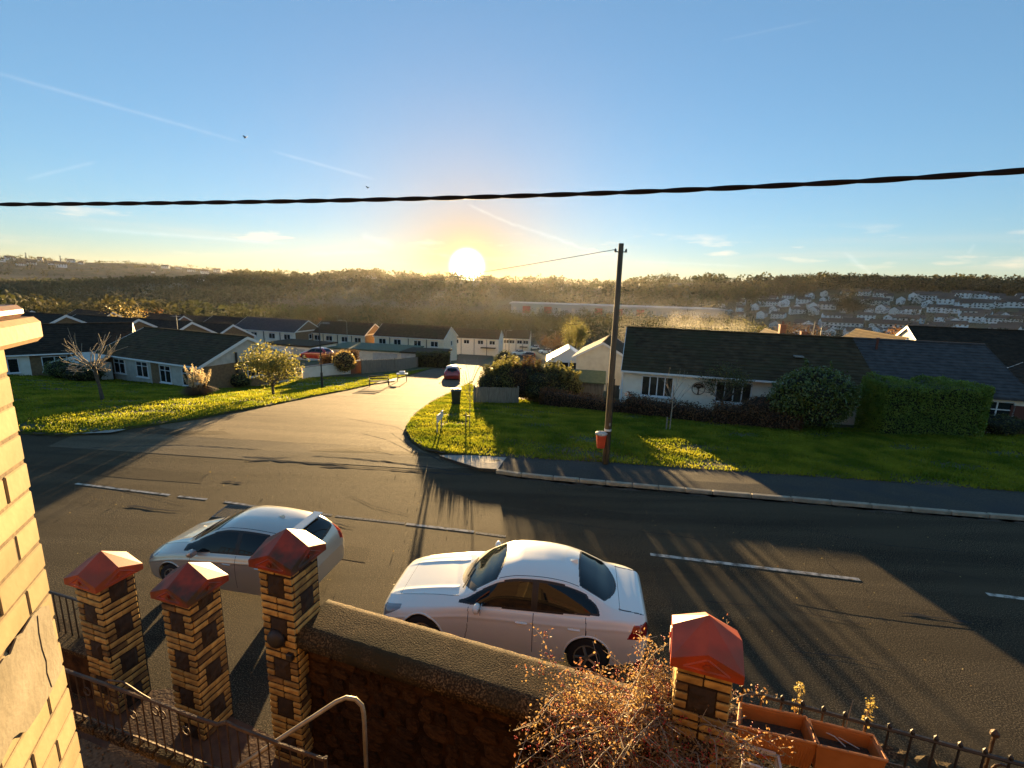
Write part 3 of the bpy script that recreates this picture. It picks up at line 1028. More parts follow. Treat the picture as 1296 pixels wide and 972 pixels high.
# rear rank of dark roofs with white gables on the left
for i, (px, dist, w, rz, lab) in enumerate(((72, 62, 13, -16, 'dark roofed bungalow with white gable peak behind the bare pollarded tree'),
                                             (168, 64, 13, -20, 'dark roofed bungalow with white gable peak behind the left end of the grey gabled bungalow'),
                                             (238, 66, 12, -20, 'dark roofed bungalow with white gable peak above the ridge of the grey gabled bungalow'),
                                             (290, 74, 12, -20, 'dark roofed bungalow with pale gable edge above the lit shrub tree'))):
    p = AY(px, 420, dist)
    house('bungalow', lab, 'bungalow', (p.x - 5, p.y + 2, T(p.x, p.y) + .2), R(rz), w, 7.5, 2.7, 1.9, wall='brick_buff', roof='tile_dark', bargew=.28, group='bungalows behind the left lawn', course=.5)
for i, (px, dist, w, lab, gab) in enumerate(((-10, 100, 34, 'long low dark roofed terrace far left above the bay wall slab', 'brick_buff'), (120, 104, 14, 'dark roofed house with pinkish gable behind the bare willow trees', 'brick_red'),
                                            (205, 112, 16, 'brick gabled house with dark roof above the bungalow roofs', 'brick_red'), (262, 128, 22, 'long dark roof behind the orange leaved shrubs', 'brick_red'))):
    p = AY(px, 400, dist)
    house('house', lab, 'house', (p.x, p.y, T(p.x, p.y)), R(-24), w, 8, 4.7, 2.6, wall=gab, roof='tile_dark', bargew=.25, course=.6, group='dark roofed houses beyond the left bungalows',
          wins=(('f', -w * .2, 3.6, 1.6, 1.1, 2), ('f', w * .2, 3.6, 1.6, 1.1, 2)))

# two storey rows in the middle distance
W2 = lambda w, zs=(3.75,): tuple(('f', u * w, z, 1.5, 1.05, 2) for u in (-.38, -.16, .13, .37) for z in zs)
for lab, px, dist, w, rz, wall, roof, gab in (
        ('white two storey semi with slate roof half behind the lit shrub tree', 352, 96, 15, -17, 'render_white', 'tile_slate', 'brick_buff'),
        ('pair of cream semis with brown roof behind the low garages', 441, 97, 12.2, -15, 'render_cream', 'tile_brown', 'brick_buff'),
        ('long cream terrace with brown roof and hazy gable left of the sunlit road', 527, 93, 14.2, -13, 'render_cream', 'tile_brown', 'render_cream'),
        ('white house row in the glare beyond the red car', 604, 128, 13, -8, 'render_white', 'tile_brown', 'render_white'),
        ('small white house beside the parked cars in the glare', 655, 140, 7.5, -6, 'render_white', 'tile_brown', 'render_cream'),
        ('dark roofed terrace left of the white slate roofed semi', 300, 102, 13, -20, 'render_white', 'tile_dark', 'brick_buff')):
    p = AY(px, 425, dist)
    h = house('house', lab, 'house', (p.x, p.y, T(p.x, p.y) - .1), R(rz), w, 7.2, 4.9, 1.9, wall=wall, roof=roof, gable=gab, lower=gab, wins=W2(w) + (('r', 0.4, 3.6, .8, 1.0, 1),), course=.45, group='two storey houses down the slope')
    for u in (-.27, 0, .26):
        MB().box((u * w, -3.66, 2.3), (.12, .1, 4.8)).build('downpipe', 'black_metal', h)
    MB().box((.3 * w, -4.3, 2.45), (w * .3, 1.5, .14)).build('porch_roof', 'tile_dark', h)
    aerial(h, -.2 * w, 6.8)
# low garages, flat roofs
for lab, px, py, dist, w, d, h, rz, m, rm in (
        ('white flat roofed garage behind the brown hedge', 380, 440, 72, 8.5, 6, 2.4, -16, 'render_white', 'tile_brown'),
        ('long low cream garage block with green felt roof', 475, 440, 74, 13, 7, 2.3, -10, 'render_cream', 'green_felt'),
        ('low flat roofed outbuilding beside the hazy terrace', 540, 440, 70, 6, 5, 2.2, -8, 'render_grey', 'tile_brown')):
    p = AY(px, py, dist)
    g = thing('garage', lab, 'garage', (p.x, p.y, T(p.x, p.y)), R(rz))
    MB().box((0, 0, h / 2 - .4), (w, d, h + .8)).build('wall', m, g)
    MB().box((0, 0, h + .1), (w + .4, d + .4, .2)).build('roof', rm, g)
    for u in (-.25, .25):
        MB().box((u * w, -d / 2 - .02, 1.05), (w * .3, .05, 2.0)).build('garage_door', 'render_grey', g)
# house with the white gable side seen past the pole, shed and conservatory
p = AY(755, 440, 40)
house('house', 'cream house wall glimpsed between the telegraph pole and the white bungalow', 'house', (8.6, 43.5, -3.5), R(74), 7, 4.4, 3.9, 1.2, wall='render_cream', roof='tile_brown', gut=True)
sh = thing('shed', 'low garden shed with green felt roof behind the brown hedge', 'shed', (3.9, 34.2, T(3.9, 34.2)), R(-10))
MB().box((0, 0, .75), (5.6, 2.2, 1.9)).build('wall', 'wood_grey', sh)
MB().prism([(-2.9, -1.35, 1.55), (-2.9, 0, 2.2), (-2.9, 1.35, 1.55), (-2.9, 1.35, 1.63), (-2.9, 0, 2.28), (-2.9, -1.35, 1.63)], (5.8, 0, 0)).build('roof', 'green_felt', sh)
cs = thing('conservatory', 'white gabled conservatory behind the green shed roof', 'conservatory', (5.6, 47.5, T(5.6, 47.5)), R(-4))
MB().box((0, 0, .4), (4.2, 4, 1.4)).build('wall', 'render_white', cs)
cf = MB()
for x in (-2, -1, 0, 1, 2):
    cf.box((x, -2.0, 1.7), (.1, .1, 1.5))
cf.prism([(-2.2, -2.1, 2.4), (0, -2.1, 3.8), (2.2, -2.1, 2.4), (2.0, -2.1, 2.35), (0, -2.1, 3.6), (-2.0, -2.1, 2.35)], (0, .12, 0))
cf.box((0, -2.0, 2.45), (4.2, .1, .12)).build('frame', 'upvc', cs)
MB().prism([(-2.2, -2, 2.45), (0, -2, 3.75), (2.2, -2, 2.45)], (0, 4, 0)).build('roof', 'upvc', cs)
MB().box((0, -1.97, 1.75), (3.9, .02, 1.3)).build('pane', 'glass', cs)

# white factory in the valley
fx = AY(777, 391, 510)
f = thing('factory', 'long white factory shed with red panels across the valley', 'factory', (fx.x, fx.y, -24), R(-4))
MB().box((0, 0, 5), (216, 40, 13)).build('wall', 'factory', f)
MB().box((0, 0, 12.2), (220, 44, 1.6)).build('roof', 'factory_roof', f)
for u in (-92, -70, -18, 2, 24):
    MB().box((u, -20.2, 6.5), (8, .5, 7)).build('red_panel', 'red_panel', f)
for u in (-104, -80, -58, -44, -30, -8, 14, 38, 56, 74, 92):
    MB().box((u, -20.2, 6), (3, .5, 6)).build('loading_door', 'render_grey', f)

# ------------------------------------------------------------------ own house: bay wall beside the camera, facade behind it
EDGE = Vector((-1.2094, 1.1136, 0))
BD = Vector((-0.43, 0.9, 0)).normalized()
BN = Vector((0.9, 0.43, 0)).normalized()


def on_bay(px, py, off=0.0):
    d = ray(px, py)
    o = Vector((0, 0, EYE))
    e = EDGE + BN * off
    t = (e - o).dot(BN) / d.dot(BN)
    p = o + d * t
    return -(p - EDGE).dot(BD), p.z


def bay(s, off, z):
    p = EDGE - BD * s + BN * off
    return Vector((p.x, p.y, z))


own = thing('brick_house', 'sunlit cream brick bay wall with stone slab at the left edge', 'house', (0, 0, 0))
RZB = math.atan2(-BD.y, -BD.x)


def bay_box(mb, s0, s1, z0, z1, o0, o1, bev=0.0):
    c = bay((s0 + s1) / 2, (o0 + o1) / 2, (z0 + z1) / 2)
    mb.box(c, (s1 - s0, o1 - o0, z1 - z0), RZB, bev)


ztop = on_bay(48, 401, .055)[1]
zbot = on_bay(50, 433, .055)[1]
wb = MB()
bay_box(wb, 0.003, 1.5, 0.4, zbot, -.42, -.0025)
wb.build('bay_wall', 'mortar_bay', own)
sb = MB()
bay_box(sb, -.065, 1.5, zbot, ztop, -.5, .055, .012)
sb.build('sill_slab', 'sandstone', own)
sb = MB()
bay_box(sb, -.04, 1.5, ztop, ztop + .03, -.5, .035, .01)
sb.build('sill_capping', 'terracotta_dirty', own)
ms, mh = [MB().box((0, 0, 0), (q, .05, .0655), bev=.003).mesh('brick') for q in (.213, .103)]
crs = 0.0735
for k in range(34):
    z = zbot - .036 - crs * k
    s, j = 0.0, 0
    pat = ('s', 'h', 's', 'h', 's', 's') if k % 2 else ('h', 's', 'h', 's', 's', 's')
    while s < 1.0:
        t = pat[j % 6]
        L_ = .2215 if t == 's' else .1115
        o = link('brick', ms if t == 's' else mh, own, 'brick_bay')
        o.location = bay(s + L_ / 2 - .005, -.0245 + random.uniform(-.001, .001), z)
        o.rotation_euler = (0, 0, RZB + random.uniform(-.003, .003))
        o.scale = (1, 1, random.uniform(.98, 1.02))
        s += L_
        j += 1
pp = [on_bay(x, y, .012) for x, y in ((-12, 850), (0, 847), (10, 832), (18, 827), (26, 806), (33, 800), (45, 779), (57, 767), (66, 765), (71, 790), (79, 822), (83, 845), (66, 880), (53, 903), (38, 925), (30, 926), (22, 932), (10, 957), (2, 975), (-12, 985))]
MB().prism([bay(s, .002, z) for s, z in pp], BN * .004).build('cement_patch', 'cement', own)
cr = MB()
q = [bay(*((lambda a: (a[0], .006, a[1]))(on_bay(x, y, .013)))) for x, y in ((52, 778), (54, 800), (58, 820), (63, 835), (64, 850), (70, 868))]
cr.tube(q, .0016, 4).build('crack', 'mortar_bay', own)
fw = MB()
FR = R(-18)
fw.box((0.2, -1.35, 3.6), (13, .4, 8.4), FR)
fw.build('facade_wall', 'facade', own)

# ------------------------------------------------------------------ gate piers
def cap_mesh(w, h0=.085, h1=.205, h2=.385):
    q = w / 2
    c = [(-q, -q), (q, -q), (q, q), (-q, q)]
    v = [(x, y, 0) for x, y in c] + [(x, y, h0) for x, y in c]
    v += [(0, -q, h1), (q, 0, h1), (0, q, h1), (-q, 0, h1), (0, 0, h2)]
    f = [(3, 2, 1, 0)]
    for i in range(4):
        j = (i + 1) % 4
        f += [(i, j, 4 + j, 8 + i, 4 + i), (4 + i, 8 + i, 12), (8 + i, 4 + j, 12)]
    me = D.meshes.new('cap')
    me.from_pydata(v, [], f)
    return me


capm = cap_mesh(.60)
bL = MB().box((0, 0, 0), (.222, .036, .068), bev=.006).mesh('brick')
bS = MB().box((0, 0, 0), (.105, .036, .068), bev=.006).mesh('brick')


def rocky(w, h, d, seed):
    r = random.Random(seed)
    n = 6
    V, F = [], []
    for i in range(n):
        for j in range(n):
            e = min(i, j, n - 1 - i, n - 1 - j)
            V.append((-w / 2 + w * i / (n - 1), -(d * (0 if e == 0 else r.uniform(.4, 1))), -h / 2 + h * j / (n - 1)))
    for i in range(n - 1):
        for j in range(n - 1):
            F.append((i * n + j, (i + 1) * n + j, (i + 1) * n + j + 1, i * n + j + 1))
    me = D.meshes.new('rock_block')
    me.from_pydata(V, [], F)
    return me


rocks = [rocky(.225, .255, .03, k) for k in range(4)]


def pier(label, x, y, rz, zcap, zbase, capmat, phase=0):
    p = thing('gate_pier', label, 'gate pier', (x, y, zbase), R(rz), 'brick gate piers with terracotta caps')
    H_ = zcap - zbase
    w = .47
    dirty = [m_.copy() for m_ in (bL, bS)]
    for m_ in dirty:
        m_.materials.clear()
        m_.materials.append(MT['brick_dirty'])
    MB().box((0, 0, H_ / 2 - .15), (w - .024, w - .024, H_ + .3)).build('core', 'mortar_dark', p)
    c = link('cap', capm.copy(), p, capmat)
    c.location = (0, 0, H_)
    for k in range(4):
        a = k * math.pi / 2
        t = MB()
        ro = Matrix.Rotation(a, 3, 'Z')
        tri = [Vector((-.19, -.30, .04)), Vector((.19, -.30, .04)), Vector((0, -.30, .155))]
        tri = [ro @ v for v in tri]
        for i in range(3):
            t.tube([tri[i], tri[(i + 1) % 3]], .010, 4)
        t.build('moulding', capmat, c)
        bo = MB().lathe([(.028, -.014), (.026, .004), (.012, .012)], (0, 0, 0), 10, 'y').build('boss', capmat, c)
        bo.location = ro @ Vector((0, -.303, .085))
        bo.rotation_euler = (0, 0, a)
    n = int(H_ / .094)
    for face in range(4):
        if face == 2:
            continue
        a = face * math.pi / 2
        ro = Matrix.Rotation(a, 3, 'Z')
        ext = .0 if face % 2 == 0 else -.036
        for k in range(n):
            z = H_ - .047 - k * .094
            band = ((k + phase) // 3 + (face % 2)) % 2
            if band == 0:
                xs = [(-.118, bL), (.118, bL)]
            else:
                xs = [(-.176, bS), (.176, bS)]
                if (k + phase) % 3 == 1:
                    o = link('rock_block', rocks[(k + face) % 4], p, 'rock_dark')
                    o.location = ro @ Vector((0, -w / 2 + .006, z))
                    o.rotation_euler = (0, 0, a)
            for xx, me in xs:
                o = link('brick', me if random.random() > .13 else dirty[0 if me is bL else 1], p, 'brick_cream')
                xx2 = xx + random.uniform(-.004, .004) + (ext * .5 * (-1 if xx > 0 else 1) * -1)
                o.location = ro @ Vector((xx2, -w / 2 + .014 + random.uniform(-.004, .004), z))
                o.rotation_euler = (0, 0, a + random.uniform(-.01, .01))
                o.scale = (1 if ext == 0 else .93, 1, random.uniform(.9, 1.02))
    return p


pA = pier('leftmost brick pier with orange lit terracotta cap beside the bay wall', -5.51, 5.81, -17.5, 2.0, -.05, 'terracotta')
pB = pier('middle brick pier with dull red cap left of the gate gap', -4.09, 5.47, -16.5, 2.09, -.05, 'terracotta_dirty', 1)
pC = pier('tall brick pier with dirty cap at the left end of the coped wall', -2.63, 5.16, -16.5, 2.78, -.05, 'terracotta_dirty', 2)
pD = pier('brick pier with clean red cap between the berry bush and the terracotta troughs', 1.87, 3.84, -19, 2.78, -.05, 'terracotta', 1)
# dark round lamp and box on the tall pier
lp = thing('wall_lamp', 'dark round bulkhead lamp on the tall gate pier', 'lamp', (-2.63, 5.16, 0), R(-16.5))
MB().lathe([(.115, 0), (.12, -.03), (.10, -.07), (.05, -.095)], (-.02, -.24, 1.86), 14, 'y').build('globe', 'black_metal', lp, True)
MB().box((-.02, -.235, 1.86), (.2, .03, .2)).build('backplate', 'black_metal', lp)
MB().box((.16, -.26, 1.66), (.09, .06, .09), bev=.01).build('switch_box', 'black_metal', lp)

# ------------------------------------------------------------------ coped front wall
WA, WB_ = Vector((-2.40, 5.27, 0)), Vector((1.62, 3.92, 0))
WD = (WB_ - WA).normalized()
WN = Vector((-WD.y, WD.x, 0))
WRZ = math.atan2(WD.y, WD.x)
wl = thing('front_wall', 'stone retaining wall with broad pebbly concrete coping before the white car', 'wall', (WA + WB_) / 2, WRZ)
WL = (WB_ - WA).length
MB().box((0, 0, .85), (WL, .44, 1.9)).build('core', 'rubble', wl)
cm = MB()
nx, ny = 60, 10
V, F = [], []
for i in range(nx + 1):
    for j in range(ny + 1):
        u, v = -WL / 2 + WL * i / nx, -.355 + .71 * j / ny
        e = 1 - abs(v / .355) ** 14
        V.append((u, v - .04 + (random.uniform(-.006, .006) if 0 < j < ny else random.uniform(-.01, .01)), 1.88 + .10 * e + random.uniform(-.0012, .0012)))
for i in range(nx):
    for j in range(ny):
        a = i * (ny + 1) + j
        F.append((a, a + ny + 1, a + ny + 2, a + 1))
cm.add(V, F)
o = len(V)
cm.box((0, -.04, 1.835), (WL - .01, .695, .13))
cm.build('coping', 'coping', wl, True)
stn = []
for k in range(6):
    mb = MB()
    blob(mb, (0, 0, 0), (.5, .5, .5), 8, .16, k)
    me = mb.mesh('stone')
    for v in me.vertices:
        for i in range(3):
            v.co[i] = max(-.4, min(.4, v.co[i]))
    stn.append(me)
z = 0.02
while z < 1.62:
    hgt = random.uniform(.11, .2)
    u = -WL / 2 + random.uniform(0, .1)
    while u < WL / 2 - .1:
        ll = random.uniform(.16, .4)
        for side_ in ((-1,) if True else ()):
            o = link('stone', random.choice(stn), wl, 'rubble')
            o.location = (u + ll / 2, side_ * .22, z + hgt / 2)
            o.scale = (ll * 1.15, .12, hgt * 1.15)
        u += ll + .02
    z += hgt + .015

# garden floor, path, steps, gravel terrace
sheet('garden_path', [(-8, 5.4), (-8, -1.2), (6, -3), (6, 2.4), (1.4, 3.7), (-2.3, 5.0), (-5, 6)], 'slab_dark', 0.02, 1.2)['label'] = 'dark sunken path between the house and the front wall'
D.objects['garden_path.001' if 'garden_path.001' in D.objects else 'garden_path']['kind'] = 'structure'
st = thing('steps', 'dark stone steps rising beside the front wall', 'steps', (0, 0, 0), WRZ)
for k in range(6):
    hgt = .22 + .17 * k
    MB().box((-1.15 + .42 * k, 3.25, hgt / 2), (.40, 2.3, hgt), bev=.015).build('step', 'slab_dark', st)
ter_poly = [(-8, 4.95), (-4.42, 3.98), (-2.05, 3.24), (-1.7, 2.9), (-1.9, 0.2), (-8, 2.0)]
tt = sheet('terrace', ter_poly, 'gravel', 1.5, .5, skirt=1.5)
tag(tt, 'gravel terrace behind the rusty railing', kind='structure')
n = 5000
X, Y = rng.uniform(-6, -1.7, n), rng.uniform(.5, 4.6, n)
k = inside(ter_poly, X, Y)
X, Y = X[k], Y[k]
V, F = [], []
base = np.array([(1, 0, 0), (0, 1, 0), (-1, 0, 0), (0, -1, 0), (0, 0, .8), (0, 0, -.5)])
ff = np.array([(0, 1, 4), (1, 2, 4), (2, 3, 4), (3, 0, 4), (1, 0, 5), (2, 1, 5), (3, 2, 5), (0, 3, 5)])
sz = rng.uniform(.008, .024, (len(X), 1, 1))
VV = base[None] * sz * rng.uniform(.6, 1.3, (len(X), 6, 3)) + np.stack([X, Y, np.full(len(X), 1.505)], -1)[:, None, :]
FF = ff[None] + (np.arange(len(X)) * 6)[:, None, None]
gv = link('gravel', np_mesh('gravel', VV.reshape(-1, 3), FF.reshape(-1, 3)), None, 'gravel')
tag(gv, 'loose buff gravel lying on the terrace', 'gravel', kind='stuff')
# stone edging under the railing
r0, r1 = AT(60, 838, 2.15), AT(275, 915, 2.15)
ed = thing('edging', 'row of pale edging stones under the rusty railing', 'edging', (0, 0, 0))
dv = (r1 - r0)
dv.z = 0
for i in range(11):
    c = Vector((r0.x, r0.y, 0)) + dv * ((i + .5) / 11)
    MB().box((c.x, c.y, 1.53), (dv.length / 11 - .015, .1, .1), math.atan2(dv.y, dv.x) + random.uniform(-.03, .03), .015).build('edging_stone', 'coping', ed)

# rusty railing, left
rl = thing('railing', 'rusty wrought iron railing with wavy top along the gravel terrace', 'railing', (0, 0, 0))
top = [AT(20, 824, 2.15), AT(85, 849, 2.15), AT(190, 886, 2.15), AT(250, 909, 2.15), AT(275, 917, 2.13), AT(287, 914, 2.2), AT(300, 921, 2.17), AT(352, 941, 2.1), AT(412, 962, 2.08)]
t = MB()
for a, b in zip(top[:-1], top[1:]):
    d = (b - a)
    m_ = (a + b) / 2
    t.tube([a, b], .018, 6)
t.build('top_rail', 'rust_metal', rl)
MB().tube([AT(130, 866, 2.15), AT(137, 861, 2.17), AT(146, 862, 2.2), AT(155, 863, 2.22), AT(166, 870, 2.2), AT(178, 878, 2.18), AT(190, 885, 2.16)], .009, 6).build('wave_bar', 'rust_metal', rl)
MB().tube([top[-1], top[-1] + Vector((.0, 0, .03))], .02, 6).tube([top[-1], Vector((top[-1].x, top[-1].y, .3))], .016, 6).build('end_post', 'rust_metal', rl)
run = 0.0
for a, b in zip(top[:-1], top[1:]):
    d = b - a
    n = max(1, round(d.length / .115))
    for i in range(n):
        c = a + d * (i / n)
        zb = 1.52 if c.x < -1.95 else 0.9
        MB().tube([(c.x, c.y, zb), (c.x, c.y, c.z)], .007, 5).build('bar', 'rust_metal', rl)
MB().tube([(top[0].x, top[0].y, 1.62), (top[4].x, top[4].y, 1.62)], .01, 5).build('bottom_rail', 'rust_metal', rl)
for px, py in ((150, 878), (205, 905), (168, 905), (110, 875), (235, 925), (140, 895), (196, 900)):
    c = AT(px, py, 2.0)
    k = MB()
    pts = [c + Vector((.045 * math.cos(a), -.015 * math.cos(a), .045 * math.sin(a))) for a in [i * .7 for i in range(10)]]
    k.tube(pts, .006, 5).build('scroll', 'rust_metal', rl)
# handrail
hp = [AT(302, 971, 1.86), AT(350, 938, 1.98), AT(425, 888.5, 2.15), AT(438, 883, 2.165), AT(450, 885, 2.15), AT(458, 893, 2.10)]
e = hp[-1]
hp += [Vector((e.x + .015, e.y - .005, 2.02)), Vector((e.x + .02, e.y - .008, 1.9)), Vector((e.x + .02, e.y - .008, .35))]
hd_ = MB().tube(hp, .021, 10).build('handrail', 'steel_rail', None, True)
tag(hd_, 'bent pale tubular handrail beside the sunken steps', 'handrail')
# distant left railing at the foot of the first pier
rr_ = thing('railing', 'black railing glimpsed between the bay wall and the leftmost pier', 'railing', (0, 0, 0))
a, b = Vector((-7.6, 6.45, 0)), Vector((-5.75, 5.9, 0))
MB().tube([a + Vector((0, 0, 1.45)), b + Vector((0, 0, 1.45))], .02, 6).build('top_rail', 'black_metal', rr_)
for i in range(15):
    c = a.lerp(b, i / 14)
    MB().tube([(c.x, c.y, .75), (c.x, c.y, 1.45)], .01, 5).build('bar', 'black_metal', rr_)
lw = thing('low_wall', 'low dark wall under the black railing beside the bay wall', 'wall', ((a + b) / 2), math.atan2(b.y - a.y, b.x - a.x))
MB().box((0, 0, .35), (2.2, .35, .8)).build('core', 'rubble', lw)
MB().box((0, 0, .77), (2.2, .42, .06)).build('coping', 'coping', lw)

# ------------------------------------------------------------------ right hand railing, ledge, troughs
ra, rb = AT(940, 874, 2.05), AT(1345, 981, 2.05)
rd = (rb - ra)
RL = rd.length
rz_ = math.atan2(rd.y, rd.x)
lg = thing('ledge_wall', 'rubble ledge carrying the black railing and the troughs', 'wall', (ra + rb) / 2 * 1.0, rz_)
lg.location.z = 0
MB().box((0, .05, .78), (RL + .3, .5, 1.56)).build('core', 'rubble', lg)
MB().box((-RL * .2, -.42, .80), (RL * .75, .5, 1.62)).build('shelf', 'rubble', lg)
cp = MB()
V, F = [], []
for i in range(41):
    for j in range(9):
        V.append((-RL / 2 - .15 + (RL + .3) * i / 40, -.22 + .54 * j / 8, 1.575 + random.uniform(-.018, .018)))
for i in range(40):
    for j in range(8):
        q = i * 9 + j
        F.append((q, q + 9, q + 10, q + 1))
cp.add(V, F).build('top_stones', 'coping', lg)
rg = thing('railing', 'black iron railing with small finials beside the terracotta troughs', 'railing', (0, 0, 0))
MB().tube([ra, rb], .02, 6).build('top_rail', 'black_metal', rg)
MB().tube([Vector((ra.x, ra.y, 1.68)), Vector((rb.x, rb.y, 1.68))], .012, 6).build('bottom_rail', 'black_metal', rg)
nb = int(RL / .17)
for i in range(nb + 1):
    c = ra + rd * (i / nb)
    MB().tube([(c.x, c.y, 1.56), (c.x, c.y, 2.06)], .010, 5).lathe([(.008, 2.05), (.02, 2.075), (.02, 2.095), (.004, 2.12)], (c.x, c.y, 0), 6).build('bar', 'black_metal', rg)
c = AT(1253, 950, 2.05)
MB().tube([(c.x, c.y, 1.56), (c.x, c.y, 2.2)], .016, 6).lathe([(.014, 2.2), (.034, 2.22), (.034, 2.25), (.006, 2.28)], (c.x, c.y, 0), 8).build('end_post', 'rust_metal', rg)
for dx in (.12, .3):
    q = c + rd.normalized() * dx
    MB().tube([q + Vector((.07 * math.cos(a), -.02 * math.cos(a), -.18 + .07 * math.sin(a))) for a in [i * .6 for i in range(10)]], .012, 6).build('scroll', 'rust_metal', rg)


def trough(label, c4, z0, z1, ribs):
    """c4: top corners back-left, back-right, front-right, front-left"""
    P = [AT(x, y, z1) for x, y in c4]
    cen = sum(P, Vector()) / 4
    t = thing('trough', label, 'planter', (cen.x, cen.y, z0), 0, 'terracotta troughs by the black railing')
    loc = [p - Vector((cen.x, cen.y, z0)) for p in P]

    def ins(k, z):
        return [Vector((p.x * k, p.y * k * (1 if k == 1 else 1), z)) for p in loc]
    h = z1 - z0
    o1, o0 = ins(1.0, h), ins(.9, 0)
    i1 = [p + (-p.normalized() * .035) for p in o1]
    i0 = [Vector((p.x * .88, p.y * .84, h * .55)) for p in loc]
    mb = MB()
    V = o0 + o1 + i1 + i0
    F = [(0, 1, 2, 3)]
    for a in range(4):
        b = (a + 1) % 4
        F += [(a, b, 4 + b, 4 + a), (4 + a, 4 + b, 8 + b, 8 + a), (8 + a, 8 + b, 12 + b, 12 + a)]
    mb.add(V, F).build('body', 'planter', t)
    MB().add(i0, [(0, 1, 2, 3)]).build('soil', 'soil', t)
    rim = MB()
    for a in range(4):
        b = (a + 1) % 4
        rim.tube([o1[a], o1[b]], .014, 6)
    rim.build('rim', 'planter', t)
    if ribs:
        for i in range(26):
            u = (i + .5) / 26
            a, b = o1[3].lerp(o1[2], u), o0[3].lerp(o0[2], u)
            MB().tube([a.lerp(b, .18), a.lerp(b, .95)], .006, 4).build('rib', 'planter', t)
    return t


trough('ribbed terracotta trough against the red capped pier', ((937, 890), (1020, 907.5), (1036, 942), (934, 919)), 1.63, 1.95, True)
trough('plain terracotta trough at the right with dry stalks in it', ((1024, 911), (1105, 931), (1123, 963), (1034, 943)), 1.63, 1.95, False)
# dry stalks
for lab, px, py, hgt, zb in (('tall thin dry stalk standing in the plain trough', 1067, 938, .48, 1.8), ('dry pale flower stalk in the corner between the troughs', 1003, 915, .45, 1.8), ('dry pale weed beside the railing bars', 1092, 928, .40, 1.8)):
    p = AT(px, py, zb)
    s = thing('dry_plant', lab, 'plant', p)
    MB().tube([(0, 0, 0), (.01, .01, hgt * .5), (.015, .0, hgt)], [.006, .005, .003], 5).build('stem', 'bark_pale', s)
    if 'stalk standing' not in lab:
        q, dd = ball_pts(60, (.015, 0, hgt * .9), (.05, .05, .08))
        q2, dd = ball_pts(40, (.01, 0, hgt * .45), (.05, .05, .10))
        link('leaves', leaf_mesh('leaves', np.concatenate([q, q2]), .03), s, 'leaf_gold')
wr_ = MB()
p1, p2 = AT(1033, 921, 1.86), AT(1070, 945, 1.82)
wr_.tube([p1, p1.lerp(p2, .5) + Vector((.02, -.02, .03)), p2], .006, 5).tube([p1 + Vector((.03, .0, 0)), p1.lerp(p2, .5) + Vector((.06, 0, .01)), p2 + Vector((.12, -.02, 0))], .005, 5)
tag(wr_.build('white_cord', 'plastic_white'), 'loose white cord lying in the plain trough', 'cord')
# white slatted crate below
c = AT(958, 952, 1.75)
ct = thing('crate', 'white framed plastic crate under the ribbed trough', 'crate', (c.x, c.y - .07, 1.38), WRZ)
fr = MB()
for sx in (-.16, .16):
    for sy in (-.1, .1):
        fr.box((sx, sy, .18), (.035, .035, .38), bev=.006)
for zz in (.02, .2, .37):
    for sy in (-.1, .1):
        fr.box((0, sy, zz), (.29, .022, .04))
    for sx in (-.16, .16):
        fr.box((sx, 0, zz), (.022, .17, .04))
fr.build('frame', 'plastic_white', ct)
MB().box((0, -.1, .11), (.27, .008, .14)).build('panel', 'plastic_white', ct)
MB().box((-.06, 0, -.02), (.6, .4, .03)).build('base_board', 'wood_grey', ct)

# ------------------------------------------------------------------ pole, bin, cables, birds
tp = thing('telegraph_pole', 'tall dark wooden telegraph pole on the verge', 'telegraph pole', (3.37, 15.82, 0.08))
MB().tube([(0, 0, -.4), (0, 0, 3), (0.0, 0, 7.42)], [.112, .100, .082], 14).build('post', 'pole_wood', tp, True)
MB().tube([(-.2, 0, 7.16), (.2, 0, 7.16)], .02, 6).lathe([(.03, 7.14), (.035, 7.22), (.02, 7.26)], (-.17, 0, 0), 8).lathe([(.03, 7.14), (.035, 7.22), (.02, 7.26)], (.17, 0, 0), 8).build('bracket', 'black_metal', tp)
MB().lathe([(.127, 1.16), (.127, 1.23)], (0, 0, 0), 14).build('band', 'plastic_white', tp)
MB().box((.03, -.128, 1.42), (.05, .02, .10)).build('tag_plate', 'galv', tp)
MB().tube([(.115, -.02, -.1), (.113, -.02, 3.0)], .014, 6).build('cable_guard', 'black_metal', tp)
BINS = .84
bn = thing('litter_bin', 'small red litter bin with a pale bag over its top strapped to the pole', 'litter bin', (3.07, 15.62, 0.62))
mb = MB()
mb.add([(-.14, -.12, 0), (.14, -.12, 0), (.14, .12, 0), (-.14, .12, 0), (-.19, -.16, .56), (.19, -.16, .56), (.19, .16, .56), (-.19, .16, .56)],
       [(3, 2, 1, 0), (0, 1, 5, 4), (1, 2, 6, 5), (2, 3, 7, 6), (3, 0, 4, 7)])
mb.build('bucket', 'bin_red', bn)
mb = MB()
blob(mb, (0, 0, .60), (.25, .21, .10), 12, .10, 3)
mb.build('lid', 'bin_lid', bn)
MB().box((.17, .13, .35), (.16, .05, .05)).build('strap', 'black_metal', bn)


bn.scale = (BINS, BINS, BINS)
bn.location = (3.12, 15.64, 0.68)


def bez(a, b, c, n):
    """parabola through three points"""
    r = []
    for i in range(n + 1):
        t = i / n
        r.append(a * ((1 - t) * (1 - 2 * t)) + b * (4 * t * (1 - t)) + c * (t * (2 * t - 1)))
    return r


